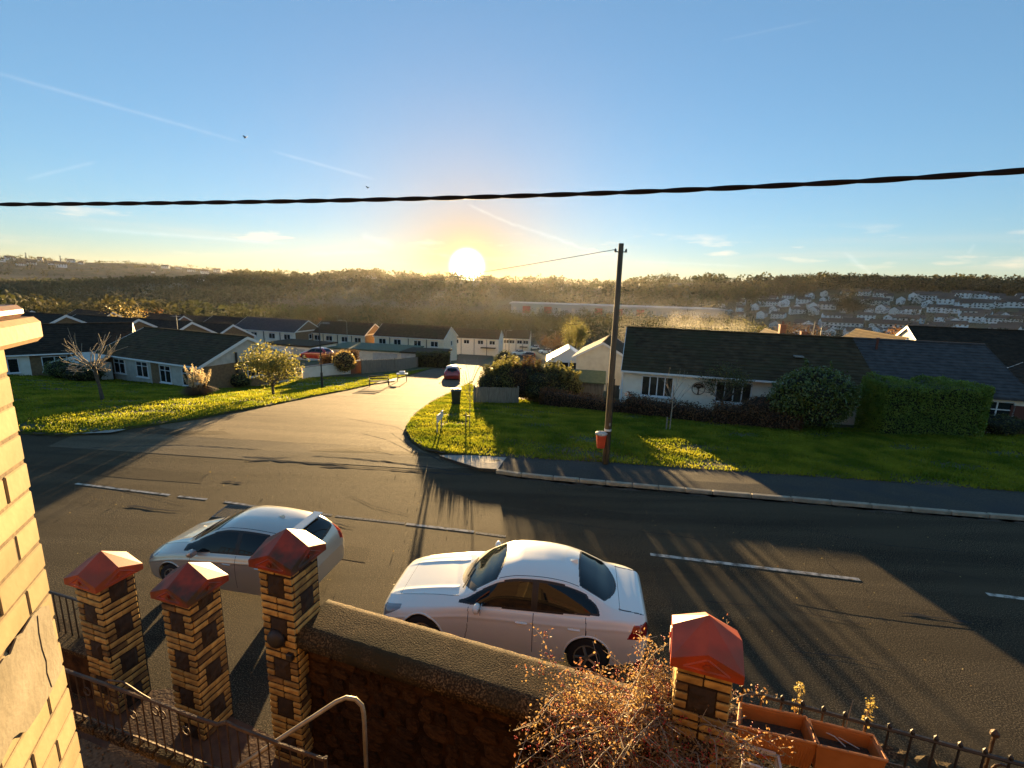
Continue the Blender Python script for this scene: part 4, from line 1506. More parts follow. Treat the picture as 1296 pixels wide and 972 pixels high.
path = bez(AY(-60, 259.0, 3.3), AY(640, 248.5, 2.75), AY(1390, 209.0, 1.95), 260)
d0, d1 = (path[0] - path[4]).normalized(), (path[-1] - path[-5]).normalized()
path = [path[0] + d0 * (12 - .06 * i) + Vector((0, 0, .008 * (12 - .06 * i) ** 2)) for i in range(200)] + path + [path[-1] + d1 * (.06 * (i + 1)) + Vector((0, 0, .008 * (.06 * (i + 1)) ** 2)) for i in range(200)]
cb = MB()
for s in (0, math.pi):
    q, acc = [], 0
    for i, p in enumerate(path):
        if i:
            acc += (p - path[i - 1]).length
        a = acc * 2 * math.pi / .42 + s
        q.append(p + Vector((0, math.cos(a), math.sin(a))) * .0045)
    cb.tube(q, .0086, 8)
tag(cb.build('overhead_cable', 'cable', None, True), 'thick black twisted cable crossing the whole sky close by', 'cable')
a, c = Vector((3.20, 15.82, 7.31)), AY(470, 352, 150)
m_ = a.lerp(c, .5) - Vector((0, 0, 1.1))
tag(MB().tube(bez(a, m_, c, 40), [.010 + .05 * i / 40 for i in range(41)], 5).build('telephone_wire', 'cable'), 'thin wire running from the pole top towards the sun', 'wire')
for lab, px, py, dist, sp in (('upper dark bird gliding in the open sky', 311, 174, 50, .42), ('lower dark bird just above the thick cable', 466, 237.5, 55, .36)):
    p = AY(px, py, dist)
    bd = MB()
    V = [(-.5, .0, .12), (-.45, .12, .16), (-.2, .10, .05), (0, .12, 0), (.2, .10, .06), (.5, .05, .24), (.48, -.06, .22), (.2, -.08, .05), (0, -.22, -.02), (-.2, -.07, .04), (0, .2, -.01), (.05, 0, -.06), (-.05, 0, -.06), (-.08, -.3, -.02), (.08, -.3, -.02)]
    bd.add(V, [(0, 9, 2, 1), (2, 9, 12, 3), (3, 12, 11), (3, 11, 7, 4), (4, 7, 6, 5), (3, 4, 10), (2, 3, 10), (12, 9, 8), (11, 8, 7), (12, 8, 11), (8, 13, 14), (2, 9, 7, 4)])
    o = bd.build('bird', 'feather')
    o.location = p
    o.scale = (sp * 1.9,) * 3
    o.rotation_euler = (R(35), R(12), R(-25))
    tag(o, lab, 'bird', 'birds in the sky')

# ------------------------------------------------------------------ vehicles
def interp_s(x, xs, ys):
    """monotone cubic through the keys"""
    xs, ys = np.asarray(xs, float), np.asarray(ys, float)
    h = np.diff(xs)
    d = np.diff(ys) / h
    m = np.zeros(len(xs))
    m[0], m[-1] = d[0], d[-1]
    for i in range(1, len(xs) - 1):
        m[i] = 0 if d[i - 1] * d[i] <= 0 else (h[i - 1] + h[i]) / ((h[i]) / d[i - 1] + (h[i - 1]) / d[i])
    k = np.clip(np.searchsorted(xs, x) - 1, 0, len(h) - 1)
    t = (x - xs[k]) / h[k]
    t2, t3 = t * t, t * t * t
    return (2 * t3 - 3 * t2 + 1) * ys[k] + (t3 - 2 * t2 + t) * h[k] * m[k] + (-2 * t3 + 3 * t2) * ys[k + 1] + (t3 - t2) * h[k] * m[k + 1]


SEDAN = dict(
    L=4.52, wheel=.325, ax=(.80, 3.56),
    keys=[  # x, zc, wr, zr, wb, zb, wm, zm, zl
        (0.00, .58, .26, .575, .46, .55, .52, .44, .30), (0.05, .645, .40, .64, .62, .60, .70, .46, .24), (0.20, .715, .50, .71, .73, .66, .83, .50, .20), (0.55, .80, .56, .795, .79, .735, .895, .56, .19),
        (1.00, .88, .60, .872, .815, .81, .908, .60, .18), (1.34, .935, .64, .92, .825, .865, .908, .62, .18), (1.50, 1.01, .655, .965, .828, .885, .908, .63, .18), (1.80, 1.20, .635, 1.135, .832, .90, .908, .64, .18),
        (2.10, 1.355, .605, 1.285, .835, .915, .908, .65, .18), (2.40, 1.41, .585, 1.345, .838, .925, .908, .66, .18), (2.75, 1.42, .575, 1.36, .838, .935, .908, .66, .18), (3.10, 1.395, .57, 1.335, .835, .945, .908, .67, .18),
        (3.35, 1.345, .575, 1.28, .83, .955, .908, .68, .18), (3.65, 1.215, .60, 1.16, .815, .965, .90, .69, .19), (3.92, 1.075, .63, 1.045, .795, .97, .885, .69, .21), (4.08, 1.02, .645, 1.005, .775, .965, .87, .69, .23),
        (4.30, .995, .63, .985, .73, .945, .835, .68, .27), (4.42, .975, .60, .965, .68, .92, .78, .66, .30), (4.48, .92, .55, .91, .62, .87, .71, .62, .33), (4.52, .80, .46, .79, .52, .76, .60, .56, .38)],
    ws=(1.36, .34, 2.10, .10), rw=(3.36, .10, 4.02, .28), side=(1.66, 3.72), pillar=(2.62, 2.73), doors=(1.60, 2.675, 3.52), hood=1.33, boot=4.03, belt_z=.70, sidecut=.55, kink=.30)
HATCH = dict(
    L=3.95, wheel=.30, ax=(.78, 3.27),
    keys=[
        (0.00, .56, .26, .555, .44, .53, .48, .44, .30), (0.05, .64, .38, .635, .58, .59, .65, .46, .24), (0.20, .745, .47, .735, .69, .675, .78, .50, .20), (0.50, .86, .52, .85, .745, .765, .835, .55, .18),
        (0.80, .945, .55, .93, .77, .83, .855, .58, .18), (1.00, 1.00, .58, .975, .78, .86, .86, .60, .18), (1.20, 1.10, .60, 1.045, .785, .88, .86, .62, .18), (1.50, 1.275, .59, 1.20, .79, .90, .86, .64, .18),
        (1.80, 1.405, .565, 1.325, .79, .925, .86, .65, .18), (2.10, 1.465, .55, 1.385, .79, .945, .86, .66, .18), (2.50, 1.48, .545, 1.40, .79, .965, .86, .67, .18), (2.90, 1.465, .54, 1.385, .785, .99, .86, .68, .18),
        (3.30, 1.42, .535, 1.345, .775, 1.015, .855, .69, .19), (3.50, 1.36, .535, 1.29, .765, 1.02, .845, .69, .21), (3.68, 1.22, .56, 1.17, .75, 1.00, .83, .68, .23), (3.80, 1.05, .58, 1.01, .72, .93, .80, .66, .26),
        (3.88, .90, .56, .87, .66, .82, .74, .60, .29), (3.95, .70, .48, .69, .55, .66, .60, .52, .34)],
    ws=(1.00, .30, 1.86, .12), rw=(3.42, .06, 3.80, .10), side=(1.30, 3.42), pillar=(2.30, 2.40), doors=(1.28, 2.35, 3.10), hood=.98, boot=9, belt_z=.70, sidecut=.40, kink=.25)


def car(label, spec, paint, loc, rz, nx=300, nr=(14, 18, 26, 46), sx=1.0, group=None, name='car', detail=True):
    t = thing(name, label, 'car', loc, rz, group)
    L_ = spec['L']
    ks = np.array(spec['keys'])
    u = np.linspace(0, 1, nx)
    x = L_ * (u + .035 * np.sin(2 * np.pi * u) * -1)
    x = np.clip(x, 0, L_)
    zc, wr, zr, wb, zb, wm, zm, zl = (interp_s(x, ks[:, 0], ks[:, i]) for i in range(1, 9))
    cols = []   # rows of (y,z) arrays from sill to roof centre
    seg = []
    a = np.linspace(0, 1, nr[0], endpoint=False)
    for q in a:
        cols.append((wm * (0.95 + .05 * math.sin(q * math.pi / 2)), zl + (zm - zl) * q))
        seg.append(('A', q))
    for q in np.linspace(0, 1, nr[1], endpoint=False):
        bulge = math.cos(q * math.pi / 2)
        y = wb + (wm - wb) * bulge ** .9
        cols.append((y, zm + (zb - zm) * (q * .35 + .65 * math.sin(q * math.pi / 2))))
        seg.append(('B', q))
    for q in np.linspace(0, 1, nr[2], endpoint=False):
        cols.append((wb + (wr - wb) * q + .022 * math.sin(math.pi * q) * np.clip((zr - zb) / .3, 0, 1), zb + (zr - zb) * q))
        seg.append(('C', q))
    for q in np.linspace(0, 1, nr[3]):
        q2 = q
        y = wr * (1 - q2)
        cols.append((y, zr + (zc - zr) * (1 - (1 - q2) ** 2.6)))
        seg.append(('D', q))
    nrow = len(cols)
    Y = np.array([c[0] for c in cols])
    Z = np.array([c[1] for c in cols])
    X = np.tile(x, (nrow, 1))
    zbX = np.tile(zb, (nrow, 1))
    Y = Y + .010 * np.exp(-((Z - (zbX - .13)) / .022) ** 2) * np.array([q[0] in 'AB' for q in seg])[:, None]
    # creases of the bonnet
    for s_ in (1,):
        cr = np.exp(-((Y - .42) / .05) ** 2) * (X < spec['hood']) * .010
        isD = np.array([s[0] == 'D' for s in seg])[:, None]
        Z = Z + cr * isD * np.clip(X / .4, 0, 1)
    full_Y = np.concatenate([Y, -Y[-2::-1]])
    full_Z = np.concatenate([Z, Z[-2::-1]])
    full_X = np.concatenate([X, X[-2::-1]])
    segs = seg + seg[-2::-1]
    n = len(segs)
    V = np.stack([L_ / 2 - full_X, full_Y * 1.0, full_Z], -1)
    idx = np.arange(n * nx).reshape(n, nx)
    q00, q01, q10, q11 = idx[:-1, :-1], idx[:-1, 1:], idx[1:, :-1], idx[1:, 1:]
    quads = np.stack([q00, q01, q11, q10], -1)
    cx = (full_X[:-1, :-1] + full_X[:-1, 1:] + full_X[1:, :-1] + full_X[1:, 1:]) / 4
    cy = (full_Y[:-1, :-1] + full_Y[:-1, 1:] + full_Y[1:, :-1] + full_Y[1:, 1:]) / 4
    cz = (full_Z[:-1, :-1] + full_Z[:-1, 1:] + full_Z[1:, :-1] + full_Z[1:, 1:]) / 4
    segA = np.array([segs[i][0] for i in range(n - 1)])
    half = n // 2
    segA = np.array([segs[i][0] if i < half else segs[i + 1][0] for i in range(n - 1)])[:, None]
    zbm = interp_s(cx, ks[:, 0], ks[:, 5])
    zrm = interp_s(cx, ks[:, 0], ks[:, 3])
    ay = np.abs(cy)
    part = np.zeros(cx.shape, int)   # 0 body
    # side glass, with black surround
    inC = (segA == 'C')
    s0, s1 = spec['side']
    relz = cz - zbm
    front = s0 + (relz) * 0.0
    endx = s1 - np.clip(relz, 0, 1) * spec['sidecut'] * 1.6 + .06 * np.sin(np.clip(relz / .2, 0, 1) * np.pi)
    g = inC & (cx > s0 - .25) & (cx < endx) & (cz > zbm + .022) & (cz < zrm - .022)
    part[g] = 5
    g2 = inC & (cx > s0 - .18) & (cx < endx - .035) & (cz > zbm + .045) & (cz < zrm - .045)
    g2 &= ~((cx > spec['pillar'][0]) & (cx < spec['pillar'][1]))
    part[g2 & (cx < spec['pillar'][0])] = 1
    part[g2 & (cx > spec['pillar'][1])] = 2
    # windscreen
    b0, bc, t0, tc_ = spec['ws']
    wy = np.clip(ay / .64, 0, 1.2) ** 2
    inD = (segA == 'D')
    wrm = interp_s(cx, ks[:, 0], ks[:, 2])
    gf = inD & (cx > b0 + bc * wy) & (cx < t0 + tc_ * wy * -1 + .0) & (ay < wrm - .03)
    part[gf] = 5
    gl = inD & (cx > b0 + bc * wy + .07) & (cx < t0 - tc_ * wy - .03) & (ay < wrm - .05)
    part[gl] = 3
    cow = inD & (cx > b0 + bc * wy - .06) & (cx <= b0 + bc * wy) & (ay < wrm + .02)
    part[cow] = 5
    b0, bc, t0, tc_ = spec['rw']
    gr_ = inD & (cx > b0 + bc * wy * .4) & (cx < t0 - tc_ * wy) & (ay < wrm - .045)
    part[gr_] = 5
    gl = inD & (cx > b0 + bc * wy * .4 + .03) & (cx < t0 - tc_ * wy - .03) & (ay < wrm - .065)
    part[gl] = 4
    # panel gaps
    dx = L_ / nx
    low = (segA == 'A') | (segA == 'B')
    gap = np.zeros(cx.shape, bool)
    if detail:
        for k, d in enumerate(spec['doors']):
            off = .10 * ((.75 - cz) / .5) ** 2 * (1 if k == 0 else (-1 if k == 2 else 0)) * (-1 if k == 0 else 1)
            gap |= low & (np.abs(cx - d - off) < dx * .55) & (cz > .30)
        gap |= inC & (np.abs(cx - .5 * (spec['pillar'][0] + spec['pillar'][1])) < dx * .55) & (part == 5)
        gap |= inD & (cx < spec['hood'] + .05) & (cx > .3) & (np.abs(ay - (wrm + .0)) < .012)
        gap |= (np.abs(cx - .30 - .0) < dx * .55) & inD
        gap |= low & (np.abs(cz - .32) < .008) & (cx > spec['doors'][0]) & (cx < spec['doors'][2])
        gap |= inD & (np.abs(ay - (wrm - .035)) < .006) & (cx > spec['ws'][2] - .05) & (cx < spec['rw'][0] + .02)
        if spec['boot'] < L_:
            gap |= inD & (cx > spec['boot']) & (np.abs(ay - .60) < .012)
            gap |= inD & (np.abs(cx - spec['boot'] - .02) < dx * .55)
    # headlamps, tail lamps
    hl = ((segA == 'B') | inC) & (cx < .40) & (cx > .09) & (cz > zbm - .15 + .13 * np.clip(cx / .4, 0, 1)) & (cz < zbm + .01)
    part[hl & (part == 0)] = 6
    tl = (segA == 'B') & (cx > L_ - .36) & (cz > .70) & (cz < .70 + .20) & (cx > L_ - .36 + (cz - .70) * .5)
    if spec is HATCH:
        tl = ((segA == 'B') | inC) & (cx > L_ - .42) & (cz > .74) & (cz < 1.14) & (cx < L_ - .05)
    part[tl] = 7
    # arches
    arch = np.zeros(cx.shape, bool)
    for axx in spec['ax']:
        arch |= low & ((cx - axx) ** 2 + (cz - spec['wheel']) ** 2 < (spec['wheel'] + .045) ** 2)
    body = (part == 0) & ~arch & ~gap

    def sub(mask, name, m, push=0.0, parent=t, extra=None):
        f = quads[mask]
        if len(f) == 0:
            return None
        uq, inv = np.unique(f, return_inverse=True)
        me = np_mesh(name, V.reshape(-1, 3)[uq], inv.reshape(-1, 4), True)
        o = link(name, me, parent, m)
        return o
    bo = sub(body, 'body', paint)
    sub((part == 5) & ~gap, 'window_trim', 'car_trim')
    pgo = sub(gap & ~arch, 'panel_gap', 'car_trim', parent=bo)
    if pgo:
        pgo['kind'] = 'stuff'
    for s in (1, -1):
        m_ = (cy * s > 0)
        sub((part == 1) & m_, 'side_window', 'car_glass')
        sub((part == 2) & m_, 'side_window', 'car_glass')
        sub((part == 6) & m_, 'headlight', 'lamp_clear')
        sub((part == 7) & m_, 'tail_light', 'lamp_red')
    sub((part == 3), 'windscreen', 'car_glass')
    sub((part == 4), 'rear_window', 'car_glass')
    # ends and underbody
    for i in (0, nx - 1):
        P = [tuple(V[r, i]) for r in range(n)]
        MB().add(P, [tuple(range(n))]).build('bumper', paint, t)
    if detail:
        for axx in spec['ax']:
            for s in (1, -1):
                q = []
                for a_ in np.linspace(-.25, math.pi + .25, 40):
                    xx, zz = axx + (spec['wheel'] + .05) * math.cos(a_), spec['wheel'] + (spec['wheel'] + .05) * math.sin(a_)
                    ci = int(np.argmin(np.abs(x - xx)))
                    q.append((L_ / 2 - xx, s * float(np.interp(zz, Z[:nr[0] + nr[1], ci], Y[:nr[0] + nr[1], ci])), zz))
                MB().tube(q, .016, 6).build('arch_lip', paint, t, True)
    MB().box((0, 0, .36), (L_ * .92, 1.35, .36)).build('underbody', 'car_trim', t)
    # wheels
    r = spec['wheel']
    for axx in spec['ax']:
        for s in (1, -1):
            w = MB().lathe([(r * .62, -.10), (r * .95, -.10), (r, -.07), (r, .07), (r * .95, .10), (r * .62, .10)], (0, 0, 0), 24, 'y').build('tyre', 'tyre', None, True)
            w.name = 'wheel'
            w.parent = t
            w.location = (L_ / 2 - axx, s * (float(interp_s(np.array([axx]), ks[:, 0], ks[:, 6])[0]) - .12), r)
            rm = MB().lathe([(r * .63, .02), (r * .66, .075), (r * .60, .078), (r * .56, .03)], (0, 0, 0), 24, 'y')
            for k in range(5):
                a_ = 2 * math.pi * k / 5
                rm.tube([(.03 * math.cos(a_), .055, .03 * math.sin(a_)), (r * .6 * math.cos(a_), .06, r * .6 * math.sin(a_))], .028, 5)
            rm.lathe([(.05, .05), (.05, .075)], (0, 0, 0), 12, 'y')
            ro = rm.build('rim', 'alloy', w)
            ro.location = (0, .03 * s, 0)
            ro.rotation_euler = (0, 0, 0 if s > 0 else math.pi)
            if not detail:
                continue
    # mirrors, handles, aerial, wipers
    mx = spec['side'][0] + .06
    for s in (1, -1):
        yb = float(interp_s(np.array([mx]), ks[:, 0], ks[:, 4])[0])
        zb_ = float(interp_s(np.array([mx]), ks[:, 0], ks[:, 5])[0])
        mb = MB()
        blob(mb, (L_ / 2 - mx - .04, s * (yb + .13), zb_ + .075), (.065, .105, .075), 12, 0.0)
        mb.tube([(L_ / 2 - mx, s * (yb - .02), zb_ + .02), (L_ / 2 - mx - .02, s * (yb + .08), zb_ + .04)], .02, 6)
        mo = mb.build('mirror', paint, t, True)
        if not detail:
            continue
        MB().box((L_ / 2 - mx - .115, s * (yb + .14), zb_ + .075), (.01, .15, .10)).build('mirror_glass', 'lamp_clear', mo)
        for d in spec['doors'][1:]:
            hx = d - .19
            ci = int(np.argmin(np.abs(x - hx)))
            yh = float(np.interp(spec['belt_z'] + .085, Z[:nr[0] + nr[1], ci], Y[:nr[0] + nr[1], ci]))
            MB().box((L_ / 2 - hx, s * (yh + .006), spec['belt_z'] + .085), (.20, .035, .03), bev=.012).build('door_handle', paint, t)
    if detail:
        xr = L_ * .72
        zr_ = float(interp_s(np.array([xr]), ks[:, 0], ks[:, 1])[0])
        MB().add([(L_ / 2 - xr + .09, 0, zr_ - .01), (L_ / 2 - xr - .09, .03, zr_ - .02), (L_ / 2 - xr - .09, -.03, zr_ - .02), (L_ / 2 - xr - .085, 0, zr_ + .055)], [(0, 1, 3), (0, 3, 2), (1, 2, 3)]).build('aerial_fin', paint, t)
        b0 = spec['ws'][0]
        for yy in (.05, .38):
            za = float(interp_s(np.array([b0 + .10]), ks[:, 0], ks[:, 1])[0])
            MB().tube([(L_ / 2 - b0 - .05, yy + .1, za - .015), (L_ / 2 - b0 - .13, yy - .42, za + .035)], .010, 5).build('wiper', 'car_trim', t)
        MB().box((-L_ / 2 + .02, 0, .62), (.03, .50, .11)).build('number_plate', 'plastic_white', t)
        if spec is HATCH:
            MB().box((-L_ / 2 + .50, 0, 1.415), (.22, .95, .025), bev=.01).build('spoiler', paint, t)
    return t


car('white saloon car parked against the coped front wall', SEDAN, 'paint_car_white', (.17, 7.53, 0.01), math.pi + R(-8.5), nx=520).scale = (.985, 1, 1.05)
car('silver hatchback parked behind the brick gate piers', HATCH, 'paint_car_silver', (-5.32, 8.85, 0.01), math.pi + R(-10), nx=480).scale = (.91, .93, .96)
p = G(572, 479)
car('red hatchback driving down the sunlit side road', HATCH, 'paint_car_red', (p.x, p.y, p.z), R(98), nx=70, nr=(5, 5, 6, 8), detail=False)
p = AY(401, 458, 58)
car('red orange car parked behind the brown hedge', HATCH, 'paint_car_red', (p.x, p.y, T(p.x, p.y) + .9), math.pi + R(-14), nx=70, nr=(5, 5, 6, 8), detail=False)
for lab, px, py, spec, pm, rz in (('dark car parked left of the white cars in the glare', 606, 444, HATCH, 'paint_car_dark', 95), ('white car parked beyond the dark bush', 656, 449, SEDAN, 'paint_car_white', 200),
                                  ('white car parked nearest the round yellow tree', 690, 447, HATCH, 'paint_car_white', 190), ('pale car parked beside the white small house', 676, 442, HATCH, 'paint_car_silver', 190), ('small dark car parked before the small white house', 668, 452, HATCH, 'paint_car_dark', 185)):
    p = G(px, py)
    car(lab, spec, pm, p, R(rz), nx=50, nr=(4, 4, 5, 6), detail=False, group='cars parked down the slope')

# ------------------------------------------------------------------ grass
def grass(name, label, poly, n, h, lim=None):
    xs, ys = [p[0] for p in poly], [p[1] for p in poly]
    X, Y = rng.uniform(min(xs), max(xs), n * 3), rng.uniform(min(ys), max(ys), n * 3)
    # denser near the viewer
    w = np.clip(26 / np.hypot(X, Y), .1, 1) ** 2
    bald = np.sin(X * .9 + 2 * np.sin(Y * .7)) * np.sin(Y * 1.3 + 1.5 * np.sin(X * .5))
    k = inside(poly, X, Y) & (rng.uniform(0, 1, len(X)) < w) & (rng.uniform(-1.1, .2, len(X)) < bald)
    X, Y = X[k][:n], Y[k][:n]
    m = len(X)
    patch = np.sin(X * 1.7 + np.sin(Y * 1.1) * 2) * np.sin(Y * 2.1 + X * .6) * .5 + .5
    hh = h * rng.uniform(.5, 1.3, m) * (.65 + .7 * patch)
    Z = Tn(X, Y) + .085
    a = rng.uniform(0, 2 * np.pi, m)
    wd = rng.uniform(.018, .04, m) * np.clip(np.hypot(X, Y) / 18, .8, 1.8)
    lean = rng.normal(0, .45, (m, 2)) * hh[:, None]
    P0 = np.stack([X - np.cos(a) * wd, Y - np.sin(a) * wd, Z], -1)
    P1 = np.stack([X + np.cos(a) * wd, Y + np.sin(a) * wd, Z], -1)
    P2 = np.stack([X + lean[:, 0], Y + lean[:, 1], Z + hh], -1)
    o = link(name, np_mesh(name, np.stack([P0, P1, P2], 1).reshape(-1, 3), np.arange(m * 3).reshape(-1, 3)), None, 'blade')
    tag(o, label, 'grass', kind='stuff')


grass('grass', 'short tufty grass covering the verge by the telegraph pole', verge_poly, 230000, .09)
lp2 = [p for p in lawn_poly]
grass('grass', 'short tufty grass covering the lawn before the grey bungalow', pg(*LEFT_KERB[:10]) + [(-14, 45), (-45, 45), (-50, 24)], 210000, .09)


# ------------------------------------------------------------------ shrubs, hedges and trees
def limb(mb, p, d, L_, r, depth, spread, tips, rr, n=5, curve=.12, minr=.004, kids=(2, 4), shrink=(.55, .8), upb=.1):
    q = [p]
    rad = [r]
    dd = d.normalized()
    k = 4
    for i in range(k):
        dd = (dd + Vector((rr.uniform(-1, 1), rr.uniform(-1, 1), rr.uniform(-1, 1))) * curve + Vector((0, 0, upb * .3))).normalized()
        q.append(q[-1] + dd * (L_ / k))
        rad.append(max(minr, r * (1 - .55 * (i + 1) / k)))
    mb.tube(q, rad, n if r > .02 else 4, False)
    tips.append((q[-1], dd, depth))
    if depth <= 0:
        return
    for j in range(rr.randint(*kids)):
        i = rr.randint(2, k)
        ax = Vector((rr.uniform(-1, 1), rr.uniform(-1, 1), rr.uniform(-.4, .8)))
        nd = (dd + ax.normalized() * spread + Vector((0, 0, upb))).normalized()
        limb(mb, q[i], nd, L_ * rr.uniform(*shrink), rad[i] * .75, depth - 1, spread, tips, rr, n, curve, minr, kids, shrink, upb)


def tree(name, label, base, h, w, leaf, n, size, bark='bark', seed=1, trunk=.35, lean=(0, 0), depth=3, shape=1.0, group=None, cat='tree', tr=None):
    rr = random.Random(seed)
    t = thing(name, label, cat, base, 0, group)
    mb = MB()
    tips = []
    r = tr or h * .022
    top = Vector((lean[0], lean[1], h * trunk))
    mb.tube([(0, 0, -.2), top * .5 + Vector((0, 0, 0)), top], [r * 1.25, r, r * .85], 8, False)
    for k in range(6):
        a = k * 2.4 + rr.uniform(-.4, .4)
        limb(mb, top * rr.uniform(.75, 1), Vector((math.cos(a), math.sin(a), rr.uniform(.5, 1.4))), h * .33, r * .55, depth - 1, .7, tips, rr)
    mb.build('trunk', bark, t, True)
    if n:
        T_ = np.array([tuple(p) for p, d, k in tips])
        c = np.array([lean[0], lean[1], h * (trunk + 1) * .52])
        rad = np.array([w / 2, w / 2, h * (1 - trunk * .75) / 2])
        cl, dd = ball_pts(max(14, int(n / 90)), c, rad * .86, .55)
        cen = np.concatenate([T_, cl]) if len(T_) else cl
        ok = (((cen - c) / rad) ** 2).sum(1) < 1.15
        cen = cen[ok] if ok.sum() > 5 else cl
        pick = cen[rng.integers(0, len(cen), n)]
        off = rng.normal(size=(n, 3)) * rad * .15
        link('crown', leaf_mesh('crown', pick + off, size), t, leaf)
    return t


def bush(label, base, w, d, h, leaf, n, size, name='shrub', core='core', lumps=6, seed=1, cat='shrub', group=None, outw=.8, shell=.75, ragged=0):
    rr = random.Random(seed)
    t = thing(name, label, cat, base, 0, group)
    cs = [((0, 0, h * .5), (w / 2, d / 2, h * .5))]
    for k in range(lumps):
        a = rr.uniform(0, 6.28)
        q = rr.uniform(.35, .6)
        cs.append(((math.cos(a) * w * .3, math.sin(a) * d * .3, h * rr.uniform(.3, .72)), (w * q * .5, d * q * .55, h * q * .45)))
    mb = MB()
    for k, (c, r) in enumerate(cs):
        blob(mb, c, tuple(v * .84 for v in r), 12, .06, seed + k)
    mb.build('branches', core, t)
    P, O = [], []
    tot = sum(r[0] * r[2] for c, r in cs)
    for c, r in cs:
        p, dd = ball_pts(int(n * r[0] * r[2] / tot), c, np.array(r) * rng.uniform(.96, 1.04), shell)
        P.append(p)
        O.append(dd)
    P, O = np.concatenate(P), np.concatenate(O)
    P += rng.normal(size=P.shape) * size * .5
    if ragged:
        for j in range(ragged):
            a = rr.uniform(0, 6.28)
            el_ = rr.uniform(.25, 1.35)
            dv = np.array([math.cos(a) * math.cos(el_), math.sin(a) * math.cos(el_), math.sin(el_)])
            b0 = np.array([0, 0, h * .5]) + dv * np.array([w / 2, d / 2, h * .5]) * .85
            tt_ = rng.uniform(0, 1, 60)[:, None]
            P = np.concatenate([P, b0 + (dv * .5 + np.array([0, 0, .5])) * tt_ * rr.uniform(.35, .85) + rng.normal(size=(60, 3)) * .05])
            O = np.concatenate([O, np.tile(dv, (60, 1))])
    k = P[:, 2] > 0.0
    link('foliage', leaf_mesh('foliage', P[k], size, outward=O[k] * outw), t, leaf)
    return t


def hedge(label, pts, h, thick, leaf, n, size, core='core_brown', rough=.06, name='hedge', rounded=4.0, tops=None):
    t = thing(name, label, 'hedge', (0, 0, 0))
    mb = MB()
    P, O = [], []
    tot = sum((b - a).length for a, b in zip(pts[:-1], pts[1:]))
    for a, b in zip(pts[:-1], pts[1:]):
        d = b - a
        L_ = d.length
        rz = math.atan2(d.y, d.x)
        c = (a + b) / 2
        zb = min(T(a.x, a.y), T(b.x, b.y), T(c.x, c.y))
        mb.box((c.x, c.y, zb + h * .45), (L_ - .1, thick * .82, h * .88), rz, .15)
        m = int(n * L_ / tot)
        u = rng.uniform(-.5, .5, m)
        ph = rng.uniform(-.12, math.pi + .12, m)
        ex = 2 / rounded
        cy = np.sign(np.cos(ph)) * np.abs(np.cos(ph)) ** ex * thick / 2
        cz = np.abs(np.sin(ph)) ** ex * h
        cz = np.where(rng.uniform(0, 1, m) < .5, cz * rng.uniform(0, 1, m), cz)
        cy = np.where(cz < h * .93, np.sign(cy) * thick / 2 * np.where(rng.uniform(0, 1, m) < .9, 1, .8), cy)
        bump_ = np.sin(u * L_ * 2.3) * .05 + np.sin(u * L_ * 5.1 + 1) * .03
        cz = cz * (1 + bump_)
        x = c.x + d.x * u - math.sin(rz) * cy
        y = c.y + d.y * u + math.cos(rz) * cy
        p = np.stack([x, y, zb + cz], -1) + rng.normal(size=(m, 3)) * rough
        P.append(p)
        o = np.stack([-math.sin(rz) * cy, math.cos(rz) * cy, cz * .6], -1)
        O.append(o / (np.linalg.norm(o, axis=1)[:, None] + 1e-6))
        for end, q, sg in ((a, a is pts[0], -1), (b, b is pts[-1], 1)):
            if q:
                m2 = int(n * thick / tot)
                v, zz = rng.uniform(-.5, .5, m2) * thick, rng.uniform(0, 1, m2) ** .8 * h * .97
                bl = (1 - (2 * v / thick) ** 4) * .18
                e2 = np.stack([end.x - math.sin(rz) * v + sg * math.cos(rz) * bl, end.y + math.cos(rz) * v + sg * math.sin(rz) * bl, zb + zz], -1)
                P.append(e2 + rng.normal(size=(m2, 3)) * rough)
                O.append(np.tile(np.array([sg * math.cos(rz), sg * math.sin(rz), .2]), (m2, 1)))
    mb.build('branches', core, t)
    link('foliage', leaf_mesh('foliage', np.concatenate(P), size, outward=np.concatenate(O) * .7), t, leaf)
    return t


# behind the verge
hp_ = [G(*p) for p in ((690, 514), (790, 524), (900, 536), (1005, 546))]
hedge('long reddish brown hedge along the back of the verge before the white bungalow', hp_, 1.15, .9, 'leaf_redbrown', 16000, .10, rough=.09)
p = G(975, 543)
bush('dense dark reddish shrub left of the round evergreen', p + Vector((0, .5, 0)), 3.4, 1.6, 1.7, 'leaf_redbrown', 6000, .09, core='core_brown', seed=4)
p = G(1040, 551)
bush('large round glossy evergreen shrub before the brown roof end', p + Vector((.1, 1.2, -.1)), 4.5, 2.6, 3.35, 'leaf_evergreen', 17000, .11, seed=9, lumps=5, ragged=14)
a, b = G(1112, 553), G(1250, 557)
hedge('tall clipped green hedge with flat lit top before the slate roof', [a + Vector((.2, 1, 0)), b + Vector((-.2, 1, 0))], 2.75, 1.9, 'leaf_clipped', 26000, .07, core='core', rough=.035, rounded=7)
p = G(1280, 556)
bush('small golden shrub at the right end of the clipped hedge', p + Vector((0, .6, 0)), 2.4, 1.4, 1.1, 'leaf_olive', 3000, .09, seed=12)
